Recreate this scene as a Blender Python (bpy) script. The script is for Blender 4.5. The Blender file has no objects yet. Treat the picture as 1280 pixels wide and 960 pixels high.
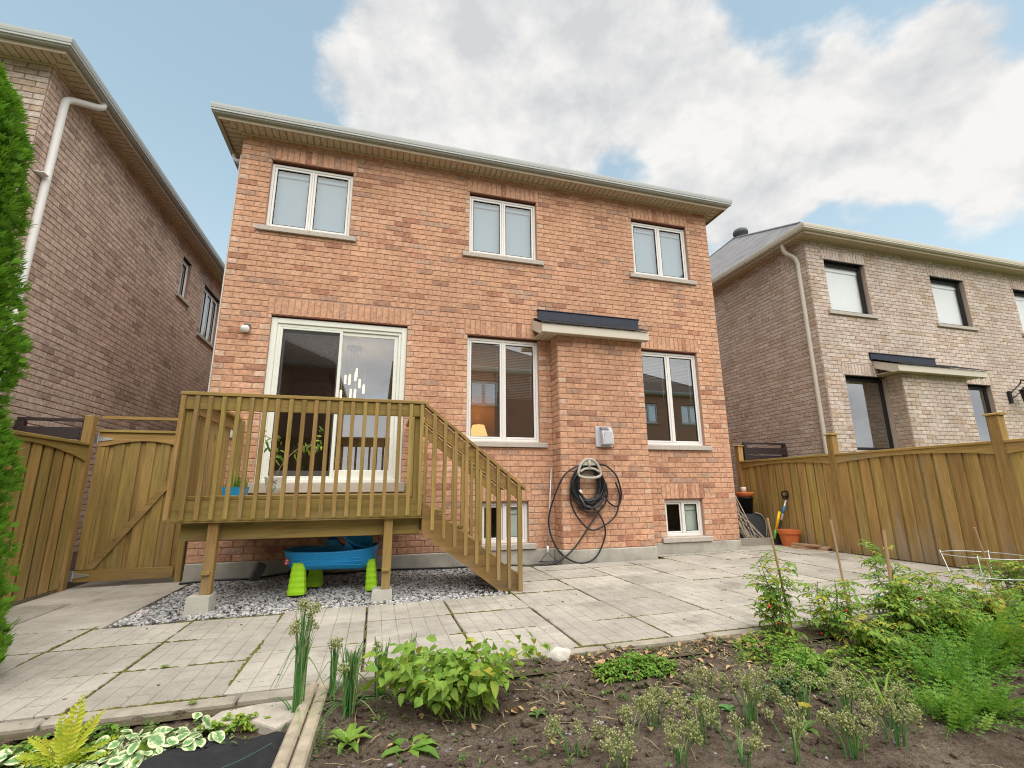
import bpy, math, random
import numpy as np
from mathutils import Vector, Matrix, noise as mnoise

random.seed(7)
R = math.radians
sc = bpy.context.scene
col = sc.collection

# ------------------------------------------------------------------ camera
PITCH, YAW, ROLL, CAMY, FPX = R(12.7039), R(15.9121), R(-0.456), -7.32, 583.95
cw = Vector((math.sin(YAW) * math.cos(PITCH), math.cos(YAW) * math.cos(PITCH), math.sin(PITCH)))
cr0 = Vector((math.cos(YAW), -math.sin(YAW), 0))
cu0 = cr0.cross(cw)
cr = cr0 * math.cos(ROLL) + cu0 * math.sin(ROLL)
cu = -cr0 * math.sin(ROLL) + cu0 * math.cos(ROLL)
cam_d = bpy.data.cameras.new('camera')
cam_d.sensor_width = 36.0
cam_d.lens = FPX / 1280 * 36.0
cam_d.clip_start = 0.05
cam_d.clip_end = 3000
cam = bpy.data.objects.new('camera', cam_d)
col.objects.link(cam)
cam.matrix_world = Matrix(((cr.x, cu.x, -cw.x, 0), (cr.y, cu.y, -cw.y, CAMY), (cr.z, cu.z, -cw.z, 0), (0, 0, 0, 1)))
sc.camera = cam

# ------------------------------------------------------------------ light
SUN_EL, SUN_AZ = R(60), R(171)          # azimuth measured from +Y towards +X: behind the camera, slightly to its right
sd = Vector((math.sin(SUN_AZ) * math.cos(SUN_EL), math.cos(SUN_AZ) * math.cos(SUN_EL), math.sin(SUN_EL)))
sun_d = bpy.data.lights.new('sun', 'SUN')
sun_d.energy = 2.6
sun_d.angle = R(82)
sun_d.color = (1.0, 0.95, 0.88)
sun = bpy.data.objects.new('sun', sun_d)
sun.rotation_mode = 'QUATERNION'
sun.rotation_quaternion = sd.to_track_quat('Z', 'Y')
sun.location = sd * 60
col.objects.link(sun)

world = bpy.data.worlds.new('World')
sc.world = world
world.use_nodes = True
wt = world.node_tree
wt.nodes.clear()


def wn(kind, **kw):
    n = wt.nodes.new(kind)
    for k, v in kw.items():
        setattr(n, k, v)
    return n


def build_world():
    L = wt.links.new
    sky = wn('ShaderNodeTexSky', sky_type='NISHITA', sun_disc=False, sun_elevation=SUN_EL, sun_rotation=SUN_AZ,
             air_density=1.0, dust_density=0.5, ozone_density=1.2)
    sky.altitude = 100
    tc = wn('ShaderNodeTexCoord')
    sep = wn('ShaderNodeSeparateXYZ')
    L(tc.outputs['Generated'], sep.inputs[0])

    def m(op, a, b=None, clamp=False):
        n = wn('ShaderNodeMath', operation=op, use_clamp=clamp)
        for i, x in enumerate((a, b)):
            if x is None:
                continue
            if isinstance(x, (int, float)):
                n.inputs[i].default_value = x
            else:
                L(x, n.inputs[i])
        return n.outputs[0]
    def nz(scale, detail, rough, off, dist=0.0):
        mp = wn('ShaderNodeMapping')
        mp.inputs['Location'].default_value = off
        mp.inputs['Scale'].default_value = (1, 1, 1.5)
        L(tc.outputs['Generated'], mp.inputs[0])
        n = wn('ShaderNodeTexNoise')
        n.inputs['Scale'].default_value = scale
        n.inputs['Detail'].default_value = detail
        n.inputs['Roughness'].default_value = rough
        n.inputs['Distortion'].default_value = dist
        L(mp.outputs[0], n.inputs['Vector'])
        return n.outputs[0]

    def body(dx, dz):                        # cloud density, here or a step aside
        return m('ADD', m('MULTIPLY', nz(4.6, 9, 0.56, (3.1 + dx, 1.7, .3 + dz), 0.2), 1.25), m('MULTIPLY', nz(15., 7, 0.6, (0.4 + dx, 7.7, 1.1 + dz), 0.25), .40))
    base = body(0, 0)
    dens = base
    # cloud banks (+) and open blue (-): direction, angular radius, weight
    lobes = [((-0.039, 0.699, 0.714), 7, 0.2), ((0.076, 0.647, 0.759), 9, 0.2), ((0.224, 0.617, 0.755), 10, 0.2),
             ((0.37, 0.58, 0.725), 9, 0.2), ((0.483, 0.544, 0.686), 7, 0.16), ((-0.103, 0.761, 0.64), 6.9, 0.29),
             ((0.062, 0.736, 0.675), 9.2, 0.25), ((0.231, 0.687, 0.69), 9.2, 0.23), ((0.37, 0.645, 0.669), 8.05, 0.21),
             ((0.505, 0.605, 0.616), 7.2, 0.26), ((0.596, 0.538, 0.597), 8.4, 0.32), ((0.666, 0.466, 0.582), 8.4, 0.32),
             ((0.722, 0.4, 0.564), 7.2, 0.32), ((0.775, 0.339, 0.533), 7.2, 0.32), ((0.703, 0.496, 0.509), 7.2, 0.28),
             ((0.772, 0.43, 0.467), 7.2, 0.3), ((0.828, 0.361, 0.428), 7.2, 0.32), ((0.628, 0.621, 0.47), 4.8, 0.38),
             ((-0.275, 0.839, 0.47), 4, 0.22), ((-0.188, 0.708, 0.681), 4.8, 0.2), ((-0.392, 0.698, 0.599), 20, -0.45),
             ((-0.249, 0.663, 0.706), 7, -0.2), ((0.606, 0.412, 0.68), 7, -0.34), ((0.736, 0.313, 0.6), 7, -0.34),
             ((0.575, 0.437, 0.692), 5, -0.1), ((0.756, 0.498, 0.425), 5, -0.36), ((0.834, 0.413, 0.366), 6, -0.36),
             ((0.695, 0.559, 0.451), 3, -0.2), ((0.418, 0.683, 0.599), 3.5, -0.2), ((0.303, 0.717, 0.627), 2.5, -0.14),
             ((0.537, 0.636, 0.554), 3, -0.2), ((0.0, -0.8, 0.6), 72, 0.42), ((-.9, -.2, .35), 45, 0.25),
             ((.93, -.3, .25), 36, 0.25)]  # last three: out-of-view cloud cover, added to raise the fill light
    for d, rad, w in lobes:
        dt = wn('ShaderNodeVectorMath', operation='DOT_PRODUCT')
        L(tc.outputs['Generated'], dt.inputs[0])
        dt.inputs[1].default_value = d
        mr = wn('ShaderNodeMapRange', interpolation_type='SMOOTHSTEP')
        mr.inputs['From Min'].default_value = math.cos(R(rad * 1.35))
        mr.inputs['From Max'].default_value = math.cos(R(rad * 0.25))
        mr.inputs['To Max'].default_value = w
        L(dt.outputs['Value'], mr.inputs['Value'])
        dens = m('ADD', dens, mr.outputs[0])
    mask = wn('ShaderNodeMapRange', interpolation_type='SMOOTHSTEP')
    mask.inputs['From Min'].default_value = 0.86
    mask.inputs['From Max'].default_value = 1.17
    L(dens, mask.inputs['Value'])
    # cloud body: brighter rims, greyer bellies
    relief = m('SUBTRACT', base, body(.03, .065))     # sunlit tops, greyer undersides
    shade = m('ADD', m('ADD', m('MULTIPLY', relief, .95), .52), m('MULTIPLY', m('SUBTRACT', nz(3.0, 4, .5, (9., 2.4, 0), .2), .5), .55))
    rmp = wn('ShaderNodeValToRGB')
    rmp.color_ramp.elements[0].position = 0.30
    rmp.color_ramp.elements[0].color = (0.37, 0.378, 0.39, 1)
    rmp.color_ramp.elements[1].position = 0.66
    rmp.color_ramp.elements[1].color = (0.52, 0.512, 0.50, 1)
    L(shade, rmp.inputs[0])
    # clear sky, hazed a little towards teal
    skym = wn('ShaderNodeMix', data_type='RGBA', blend_type='MULTIPLY')
    skym.inputs['Factor'].default_value = 1.0
    L(sky.outputs[0], skym.inputs['A'])
    skym.inputs['B'].default_value = SKY_TINT
    bg1 = wn('ShaderNodeBackground')
    bg1.inputs['Strength'].default_value = 0.15
    k1 = wn('ShaderNodeVectorMath', operation='MULTIPLY_ADD')       # haze: the brightness of the low sky levels off
    L(skym.outputs['Result'], k1.inputs[0]); k1.inputs[1].default_value = (.17, .15, .13); k1.inputs[2].default_value = (1, 1, 1)
    k2 = wn('ShaderNodeVectorMath', operation='DIVIDE')
    L(skym.outputs['Result'], k2.inputs[0]); L(k1.outputs[0], k2.inputs[1])
    L(k2.outputs[0], bg1.inputs['Color'])
    bg2 = wn('ShaderNodeBackground')
    bg2.inputs['Strength'].default_value = 1.0
    L(rmp.outputs[0], bg2.inputs['Color'])
    mx = wn('ShaderNodeMixShader')
    L(mask.outputs[0], mx.inputs[0]); L(bg1.outputs[0], mx.inputs[1]); L(bg2.outputs[0], mx.inputs[2])
    out = wn('ShaderNodeOutputWorld')
    L(mx.outputs[0], out.inputs[0])


SKY_TINT = (2.2, 2.05, 1.45, 1)
build_world()
sc.view_settings.view_transform = 'Standard'
sc.view_settings.look = 'None'
sc.view_settings.exposure = 0.85
sc.view_settings.gamma = 1.0
sc.render.engine = 'CYCLES'
sc.cycles.max_bounces = 6
sc.cycles.transparent_max_bounces = 12
sc.cycles.use_adaptive_sampling = True
sc.cycles.use_denoising = True
sc.cycles.denoiser = 'OPENIMAGEDENOISE'
sc.cycles.denoising_prefilter = 'NONE'
sc.cycles.denoising_input_passes = 'RGB_ALBEDO_NORMAL'
sc.cycles.pixel_filter_type = 'BLACKMAN_HARRIS'
sc.cycles.filter_width = 1.1
sc.cycles.adaptive_threshold = 0.006
sc.cycles.sample_clamp_indirect = 4.0

# ------------------------------------------------------------------ materials
MATS = {}


class NT:
    def __init__(s, name):
        s.m = bpy.data.materials.new(name)
        s.m.use_nodes = True
        s.t = s.m.node_tree
        s.t.nodes.clear()
        s.out = s.n('ShaderNodeOutputMaterial')
        s.b = s.n('ShaderNodeBsdfPrincipled')
        s.L(s.b.outputs[0], s.out.inputs[0])
        s.geo = s.n('ShaderNodeNewGeometry')
        s.pos = s.geo.outputs['Position']
        MATS[name] = s.m

    def n(s, k, **kw):
        x = s.t.nodes.new(k)
        for a, v in kw.items():
            setattr(x, a, v)
        return x

    def L(s, a, b):
        s.t.links.new(a, b)

    def put(s, sock, x):
        if x is None:
            return
        if hasattr(x, 'is_output'):
            s.L(x, sock)
        else:
            sock.default_value = x

    def noise(s, scale=5, detail=3, rough=.5, vec=None, stretch=None, loc=None):
        v = vec or s.pos
        if stretch or loc:
            mp = s.n('ShaderNodeMapping')
            if stretch: mp.inputs['Scale'].default_value = stretch
            if loc: mp.inputs['Location'].default_value = loc
            s.L(v, mp.inputs[0]); v = mp.outputs[0]
        x = s.n('ShaderNodeTexNoise')
        x.inputs['Scale'].default_value = scale
        x.inputs['Detail'].default_value = detail
        x.inputs['Roughness'].default_value = rough
        s.L(v, x.inputs['Vector'])
        return x.outputs[0]

    def math(s, op, a, b=None, clamp=False):
        x = s.n('ShaderNodeMath', operation=op, use_clamp=clamp)
        s.put(x.inputs[0], a); s.put(x.inputs[1], b)
        return x.outputs[0]

    def rng(s, v, a, b, c=0., d=1.):
        x = s.n('ShaderNodeMapRange')
        x.inputs['From Min'].default_value, x.inputs['From Max'].default_value = a, b
        x.inputs['To Min'].default_value, x.inputs['To Max'].default_value = c, d
        s.L(v, x.inputs['Value'])
        return x.outputs[0]

    def ramp(s, v, stops, interp='LINEAR'):
        x = s.n('ShaderNodeValToRGB')
        cr_ = x.color_ramp
        cr_.interpolation = interp
        while len(cr_.elements) < len(stops): cr_.elements.new(0.5)
        for e, (p, c) in zip(cr_.elements, stops):
            e.position = p; e.color = (c[0], c[1], c[2], 1)
        s.L(v, x.inputs[0])
        return x.outputs[0]

    def mix(s, f, a, b, blend='MIX'):
        x = s.n('ShaderNodeMix', data_type='RGBA', blend_type=blend)
        s.put(x.inputs['Factor'], f)
        for k, c in (('A', a), ('B', b)):
            if isinstance(c, tuple): c = (c[0], c[1], c[2], 1)
            s.put(x.inputs[k], c)
        return x.outputs['Result']

    def attr(s, name='tone'):
        return s.n('ShaderNodeAttribute', attribute_name=name).outputs['Fac']

    def rand(s):
        return s.n('ShaderNodeObjectInfo').outputs['Random']

    def bump(s, h, strength=.4, dist=.01):
        x = s.n('ShaderNodeBump')
        x.inputs['Strength'].default_value = strength
        x.inputs['Distance'].default_value = dist
        s.L(h, x.inputs['Height'])
        s.L(x.outputs[0], s.b.inputs['Normal'])

    def fin(s, colr, rough=.7, spec=.3, metal=0.):
        s.put(s.b.inputs['Base Color'], (colr[0], colr[1], colr[2], 1) if isinstance(colr, tuple) else colr)
        s.put(s.b.inputs['Roughness'], rough)
        s.b.inputs['Specular IOR Level'].default_value = spec
        s.b.inputs['Metallic'].default_value = metal
        return s.m


def simple(name, c, rough=.6, var=.12, scale=9, bump=.0, bscale=60, spec=.3, metal=0.):
    s = NT(name)
    n = s.noise(scale, 4, .6)
    cl = s.mix(n, tuple(x * (1 - var * 1.6) for x in c), tuple(min(1, x * (1 + var * 1.6)) for x in c))
    if bump:
        s.bump(s.noise(bscale, 3, .6), bump, .006)
    return s.fin(cl, rough, spec, metal)


def brick_mat(name, stops, fleck, fl_amt, mott=.27):
    s = NT(name)
    c = s.ramp(s.attr(), stops)
    n1 = s.noise(16, 4, .6)
    c = s.mix(s.rng(n1, .3, .7), s.mix(1., c, (1 - mott, 1 - mott, 1 - mott), 'MULTIPLY'), s.mix(1., c, (1 + mott, 1 + mott, 1 + mott), 'MULTIPLY'))
    f = s.rng(s.noise(48, 4, .75, stretch=(1, 1, .8)), .54, .66, 0, fl_amt)
    c = s.mix(f, c, fleck)
    # weather streaks that come and go over metres
    w = s.rng(s.noise(1.1, 4, .6, stretch=(1.3, 1.3, .5)), .35, .75, .84, 1.1)
    wc = s.n('ShaderNodeCombineColor')
    for i in range(3): s.L(w, wc.inputs[i])
    c = s.mix(1., c, wc.outputs[0], 'MULTIPLY')
    s.bump(s.math('ADD', s.noise(55, 4, .65), s.noise(22, 3, .6)), .75, .008)
    return s.fin(c, .9, .2)


brick_mat('brick_orange', [(0, (.56, .305, .195)), (.3, (.595, .335, .213)), (.62, (.63, .37, .24)), (.74, (.56, .305, .195)), (.80, (.44, .205, .13)),
                           (.88, (.38, .19, .125)), (.93, (.46, .30, .22)), (.96, (.62, .41, .29)), (1., (.66, .46, .34))], (.70, .50, .36), .55)
brick_mat('brick_tan', [(0, (.53, .405, .33)), (.4, (.60, .47, .39)), (.7, (.64, .51, .43)), (.84, (.47, .355, .295)), (.93, (.40, .30, .25)), (1., (.66, .55, .47))],
          (.52, .38, .28), .3)
brick_mat('brick_pale', [(0, (.51, .40, .335)), (.4, (.59, .485, .42)), (.7, (.62, .535, .48)), (.86, (.47, .35, .25)), (.95, (.53, .46, .41)), (1., (.66, .57, .49))],
          (.70, .62, .55), .5)
for nm, c in (('mortar_orange', (.44, .285, .21)), ('mortar_tan', (.30, .22, .18)), ('mortar_pale', (.42, .34, .28))):
    simple(nm, c, .95, .12, 14, .4, 120, .1)


def brick_far_mat(name, c1, c2, mort):
    s = NT(name)
    s2 = s.n('ShaderNodeSeparateXYZ'); s.L(s.pos, s2.inputs[0])
    cm = s.n('ShaderNodeCombineXYZ')
    s.L(s.math('ADD', s2.outputs[0], s2.outputs[1]), cm.inputs[0]); s.L(s2.outputs[2], cm.inputs[1])
    b = s.n('ShaderNodeTexBrick')
    b.inputs['Color1'].default_value = (*c1, 1); b.inputs['Color2'].default_value = (*c2, 1); b.inputs['Mortar'].default_value = (*mort, 1)
    b.inputs['Scale'].default_value = 1; b.inputs['Mortar Size'].default_value = .006
    b.inputs['Brick Width'].default_value = .265; b.inputs['Row Height'].default_value = .0901
    s.L(cm.outputs[0], b.inputs['Vector'])
    s.fin(s.mix(.25, b.outputs[0], s.mix(s.noise(3, 3), (.3, .2, .15), (.6, .4, .3))), .9, .15)


brick_far_mat('brick_far_orange', (.52, .27, .17), (.42, .20, .12), (.36, .25, .18))
brick_far_mat('brick_far_tan', (.40, .27, .19), (.33, .22, .16), (.2, .14, .1))
brick_far_mat('brick_far_pale', (.5, .4, .32), (.42, .31, .23), (.35, .28, .22))


def wood_mat(name, c, stretch, grey=0., var=.28):
    s = NT(name)
    g = s.noise(9, 5, .65, stretch=stretch)
    g2 = s.noise(28, 3, .6, stretch=stretch)
    r = s.rand()
    a = tuple(x * (1 - var) for x in c); b = tuple(x * (1 + var) for x in c)
    cl = s.mix(s.rng(g, .3, .7), a, b)
    cl = s.mix(s.rng(g2, .54, .72, 0, .6), cl, tuple(x * .5 for x in c))
    rv = s.n('ShaderNodeHueSaturation'); s.L(cl, rv.inputs['Color'])
    s.L(s.rng(r, 0, 1, .84, 1.16), rv.inputs['Value'])
    s.L(s.rng(s.math('FRACT', s.math('MULTIPLY', r, 7.3)), 0, 1, .485, .512), rv.inputs['Hue'])
    cl = rv.outputs[0]
    # knots
    vo = s.n('ShaderNodeTexVoronoi'); vo.inputs['Scale'].default_value = 4.0
    mp = s.n('ShaderNodeMapping'); mp.inputs['Scale'].default_value = tuple(x * 1.0 if x >= .5 else .3 for x in stretch); s.L(s.pos, mp.inputs[0]); s.L(mp.outputs[0], vo.inputs['Vector'])
    cl = s.mix(s.rng(vo.outputs['Distance'], .03, .075, .7, 0), cl, tuple(x * .35 for x in c))
    if grey:
        z = s.n('ShaderNodeSeparateXYZ'); s.L(s.pos, z.inputs[0])
        low = s.rng(z.outputs[2], -1.1, -.35, .16, 0)
        w = s.rng(s.math('ADD', s.noise(4, 5, .7, stretch=(stretch[0] * 1.4, stretch[1] * 1.4, stretch[2] * .8), loc=(4, 2, 1)), low), .55, .74, 0, grey)
        cl = s.mix(w, cl, (.40, .36, .31))
    s.bump(s.math('ADD', g, g2), .3, .004)
    return s.fin(cl, .75, .25)


ST = {'x': (.12, 1.6, 1.6), 'y': (1.6, .12, 1.6), 'z': (1.6, 1.6, .12)}
for ax, st in ST.items():
    wood_mat('deck_wood_' + ax, (.295, .203, .066), st, .22)
    wood_mat('fence_wood_' + ax, (.395, .272, .088), st, .55)
    wood_mat('gate_wood_' + ax, (.285, .196, .062), st, .12)
wood_mat('raw_plank', (.40, .24, .15), ST['y'], .2)
wood_mat('grey_plank', (.33, .31, .27), ST['x'], .3, .15)
wood_mat('stake_wood', (.52, .33, .19), ST['z'], .0)
wood_mat('stick_wood', (.48, .41, .32), ST['z'], .3)
simple('dark_brown_paint', (.045, .032, .032), .6, .2, 8, .2)

simple('vinyl_white', (.80, .795, .77), .4, .03, 6, spec=.4)
simple('door_paint', (.74, .765, .70), .45, .05, 5, .05, 40, spec=.4)
simple('black_frame', (.018, .016, .02), .4, .2, 9)
simple('gasket', (.02, .02, .02), .7)
simple('fascia_cream', (.60, .56, .47), .45, .05, 4, spec=.4)
simple('fascia_shaded', (.46, .38, .28), .5, .05, 4)  # shade under the gutter is put into this tan colour
simple('gutter_white', (.40, .425, .415), .42, .05, 4, spec=.4)
simple('soffit_tan', (.56, .46, .34), .6, .05, 4)
simple('downspout_white', (.78, .79, .78), .4, .06, 4, spec=.4)
simple('downspout_cream', (.60, .56, .48), .45, .06, 4)
simple('lintel_steel', (.16, .055, .032), .7, .25, 30, .2)
simple('sill_stone', (.47, .43, .385), .85, .14, 22, .5, 60)
simple('foundation', (.42, .405, .36), .92, .32, 4, .4, 35, .15)
simple('concrete_block', (.53, .52, .46), .92, .15, 9, .4, 60, .15)
simple('grey_block', (.13, .14, .15), .9, .2, 20, .4, 80)
simple('flashing_navy', (.022, .03, .052), .4, .2, 6)
simple('metal_vent', (.50, .51, .55), .45, .06, 10, spec=.5)
simple('vent_dark', (.13, .13, .15), .5)
simple('galvanised', (.60, .63, .66), .35, .12, 30, metal=.8)
simple('wire', (.62, .64, .64), .4, .1, 20, metal=.5)
simple('silver_handle', (.58, .57, .56), .4, .1, 20, metal=.4)
simple('hose_black', (.012, .013, .016), .42, .2, 9, spec=.5)
simple('holder_beige', (.43, .40, .34), .6, .08, 9)
simple('plastic_blue', (.02, .34, .78), .38, .08, 5, .1, 30, spec=.45)
simple('plastic_blue_deep', (.015, .23, .52), .4, .1, 5)
simple('plastic_lime', (.42, .82, .02), .42, .06, 5, spec=.45)
simple('planter_blue', (.01, .30, .62), .35, .05, 5, spec=.5)
simple('plastic_green', (.14, .55, .05), .4)
simple('terracotta', (.58, .165, .05), .75, .14, 14, .25, 60)
simple('pot_black', (.014, .014, .017), .45)
simple('bin_grey', (.07, .08, .09), .5, .1)
simple('tool_yellow', (.80, .52, .01), .4)
simple('tool_black', (.015, .015, .016), .45)
simple('tool_steel', (.08, .09, .10), .5, .2, 20, metal=.5)
simple('label_white', (.78, .78, .76), .5)
simple('red_print', (.62, .06, .06), .5)
simple('room_wall', (.42, .38, .34), .9)
simple('room_floor', (.16, .09, .05), .5)
simple('room_ochre', (.55, .33, .13), .9)
simple('furniture_dark', (.04, .025, .018), .5)
simple('blind_white', (.85, .87, .88), .7, .02)
simple('blind_reflected_sky', (.20, .29, .35), .7, .02)  # blue of the sky reflected in the panes, put into the blind colour
simple('blind_frosted', (.45, .52, .47), .7, .05)
simple('cloth_black', (.022, .023, .026), .85, .3, 14, .6, 90)
simple('white_rock', (.60, .58, .52), .9, .1, 20, .5, 40)
simple('flagstone', (.46, .42, .36), .9, .28, 12, .6, 40)
simple('timber_edge', (.40, .345, .26), .9, .32, 12, .5, 40)
simple('kerb_concrete', (.35, .32, .265), .95, .34, 7, .6, 60, .1)
simple('moss', (.13, .125, .035), .98, .4, 40, .8, 90, .05)
simple('bed_joint', (.10, .085, .055), .98, .35, 12, .6, 60, .05)
simple('dry_leaf', (.48, .32, .16), .8, .3, 3)
simple('straw', (.52, .42, .26), .85, .2, 5)
simple('tomato_red', (.60, .03, .012), .3, .1, 5, spec=.5)
simple('tomato_green', (.28, .38, .06), .35, .15, 5, spec=.5)
simple('clip_blue', (.03, .32, .62), .4)
simple('bark', (.12, .085, .055), .9, .3, 20, .6)
simple('ground_grass', (.10, .13, .04), .95, .35, 3)
simple('lantern_black', (.012, .012, .013), .5, spec=.4)
simple('screen_mesh', (.05, .05, .055), .8)
simple('pot_glaze', (.74, .78, .80), .25, .04, 5, spec=.6)
simple('print_teal', (.04, .22, .22), .4)
simple('print_pink', (.5, .08, .15), .4)


def leaf_mat(name, stops, trans=.35, rough=.55):
    s = NT(name)
    c = s.ramp(s.attr(), stops)
    c = s.mix(s.rng(s.noise(30, 2), .3, .7, .0, .35), c, tuple(x * .6 for x in stops[0][1]))
    s.fin(c, rough, .25)
    tr = s.n('ShaderNodeBsdfTranslucent'); s.L(s.mix(1., c, (1.25, 1.2, .7), 'MULTIPLY'), tr.inputs[0])
    mx = s.n('ShaderNodeMixShader'); mx.inputs[0].default_value = trans
    s.L(s.b.outputs[0], mx.inputs[1]); s.L(tr.outputs[0], mx.inputs[2]); s.L(mx.outputs[0], s.out.inputs[0])
    return s.m


leaf_mat('leaf_green', [(0, (.08, .19, .03)), (.5, (.18, .36, .055)), (.8, (.34, .50, .08)), (.93, (.55, .54, .08)), (1, (.62, .43, .07))])
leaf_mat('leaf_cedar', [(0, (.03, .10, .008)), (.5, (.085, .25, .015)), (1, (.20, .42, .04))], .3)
leaf_mat('leaf_onion', [(0, (.07, .20, .06)), (.6, (.19, .42, .12)), (1, (.40, .50, .20))], .25)
leaf_mat('leaf_ferny', [(0, (.08, .22, .035)), (.6, (.20, .42, .065)), (1, (.42, .56, .10))])
leaf_mat('leaf_fern', [(0, (.30, .42, .04)), (.6, (.50, .60, .07)), (1, (.66, .60, .07))])
leaf_mat('leaf_sage', [(0, (.10, .18, .08)), (.6, (.22, .32, .14)), (1, (.40, .46, .24))])
leaf_mat('umbel', [(0, (.34, .40, .14)), (.6, (.54, .57, .28)), (1, (.70, .68, .46))])
leaf_mat('leaf_weed', [(0, (.06, .14, .03)), (.6, (.15, .28, .07)), (1, (.34, .38, .12))])
simple('stem_green', (.18, .26, .07), .6, .2)
simple('stem_brown', (.24, .19, .10), .7, .2)


def hosta_mat():
    s = NT('leaf_hosta')
    e = s.attr('edge')
    c = s.ramp(s.math('ADD', e, s.math('MULTIPLY', s.math('SUBTRACT', s.noise(55, 4, .7), .5), 2.3)), [(.0, (.13, .27, .10)), (.42, (.20, .36, .14)), (.62, (.60, .66, .38)), (1, (.72, .74, .50))])
    s.fin(c, .5, .3)


hosta_mat()


def glass_mat(name, refl, tint=(.86, .9, .9), rough=0.0):
    s = NT(name)
    s.t.nodes.remove(s.b)
    lw = s.n('ShaderNodeLayerWeight'); lw.inputs[0].default_value = .5
    f = s.math('ADD', s.math('MULTIPLY', s.math('POWER', lw.outputs['Facing'], 4.), .9), refl, True)
    g = s.n('ShaderNodeBsdfGlossy'); g.inputs['Roughness'].default_value = rough; g.inputs[0].default_value = (.95, .97, 1, 1)
    t = s.n('ShaderNodeBsdfTransparent'); t.inputs[0].default_value = (*tint, 1)
    mx = s.n('ShaderNodeMixShader')
    s.L(f, mx.inputs[0]); s.L(t.outputs[0], mx.inputs[1]); s.L(g.outputs[0], mx.inputs[2]); s.L(mx.outputs[0], s.out.inputs[0])


glass_mat('glass', .44, (.9, .93, .93))
glass_mat('glass_coated', .07, (.96, .98, .98))
glass_mat('screen_glass', .05, (.34, .34, .35), .06)


def emit(name, c, st):
    s = NT(name)
    s.b.inputs['Emission Color'].default_value = (*c, 1)
    s.b.inputs['Emission Strength'].default_value = st
    s.fin(c, .5)


emit('lamp_glow', (1., .60, .22), 1.1)
emit('tube_glow', (1., .76, .44), 1.2)


def slab_mat(name, pattern):
    s = NT(name)
    tc = s.n('ShaderNodeTexCoord')
    r = s.rand()
    c = s.mix(s.rng(s.noise(2.3, 5, .65), .3, .7), (.305, .283, .245), (.465, .438, .388))
    c = s.mix(s.rng(s.noise(14, 5, .7), .5, .78, 0, .5), c, (.26, .235, .195))
    c = s.mix(s.rng(s.noise(110, 3, .7), .52, .72, 0, .45), c, (.62, .59, .53))
    hv = s.n('ShaderNodeHueSaturation'); s.L(c, hv.inputs['Color']); s.L(s.rng(r, 0, 1, .86, 1.12), hv.inputs['Value'])
    c = hv.outputs[0]
    st = s.rng(s.noise(1.3, 6, .7, loc=(7, 3, 0)), .57, .70, 0, .6)
    c = s.mix(st, c, (.17, .15, .125))
    c = s.mix(s.rng(s.noise(5.5, 6, .75, loc=(1, 8, 0)), .55, .75, 0, .55), c, (.21, .195, .165))
    h = s.noise(70, 4, .7)
    if pattern:
        b = s.n('ShaderNodeTexBrick'); b.offset = .5; b.offset_frequency = 2
        mp = s.n('ShaderNodeMapping'); mp.inputs['Rotation'].default_value = (0, 0, R(90)); mp.inputs['Location'].default_value = (.30, .375, 0)
        s.L(tc.outputs['Object'], mp.inputs[0]); s.L(mp.outputs[0], b.inputs['Vector'])
        b.inputs['Scale'].default_value = 1; b.inputs['Mortar Size'].default_value = .0035; b.inputs['Mortar Smooth'].default_value = .3
        b.inputs['Brick Width'].default_value = .305; b.inputs['Row Height'].default_value = .124
        line = s.math('MULTIPLY', b.outputs['Fac'], s.rng(s.noise(3.7, 4, .6), .3, .6, .25, 1.))
        c = s.mix(s.math('MULTIPLY', line, .75), c, (.15, .13, .095))
        h = s.math('SUBTRACT', h, s.math('MULTIPLY', line, 1.6))
    s.bump(h, .5, .004)
    return s.fin(c, .92, .15)


slab_mat('slab_pattern', True)
slab_mat('slab_plain', False)


def gravel_mat():
    s = NT('gravel')
    s.fin(s.ramp(s.attr(), [(0, (.08, .08, .085)), (.4, (.30, .30, .31)), (.8, (.54, .54, .54)), (.97, (.62, .61, .59)), (1, (.42, .22, .16))]), .85, .25)


gravel_mat()
simple('gravel_base', (.16, .155, .15), .95, .4, 60, .8, 120)


def soil_mat(name):
    s = NT(name)
    c = s.mix(s.rng(s.noise(3, 5, .65), .35, .68), (.15, .11, .083), (.32, .26, .205))
    c = s.mix(s.rng(s.noise(38, 4, .7), .42, .7, 0, .75), c, (.07, .046, .033))
    c = s.mix(s.rng(s.noise(150, 2, .6), .60, .72, 0, .75), c, (.42, .34, .25))
    s.bump(s.math('ADD', s.noise(28, 5, .75), s.noise(95, 3, .7)), 1., .03)
    return s.fin(c, .98, .08)


soil_mat('soil')


def shingle_mat(name, c):
    s = NT(name)
    s2 = s.n('ShaderNodeSeparateXYZ'); s.L(s.pos, s2.inputs[0])
    cm = s.n('ShaderNodeCombineXYZ')
    s.L(s.math('ADD', s2.outputs[0], s2.outputs[1]), cm.inputs[0]); s.L(s2.outputs[2], cm.inputs[1])
    b = s.n('ShaderNodeTexBrick'); b.inputs['Scale'].default_value = 1; b.inputs['Mortar Size'].default_value = .006
    b.inputs['Brick Width'].default_value = .3; b.inputs['Row Height'].default_value = .1
    b.inputs['Color1'].default_value = (*c, 1); b.inputs['Color2'].default_value = tuple(x * 1.5 for x in c) + (1,)
    b.inputs['Mortar'].default_value = tuple(x * .4 for x in c) + (1,)
    s.L(cm.outputs[0], b.inputs['Vector'])
    s.bump(b.outputs['Fac'], .5, .01)
    s.fin(s.mix(s.rng(s.noise(5, 5, .7), .3, .7, 0, .4), b.outputs[0], tuple(x * 1.8 for x in c)), .95, .1)


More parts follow.
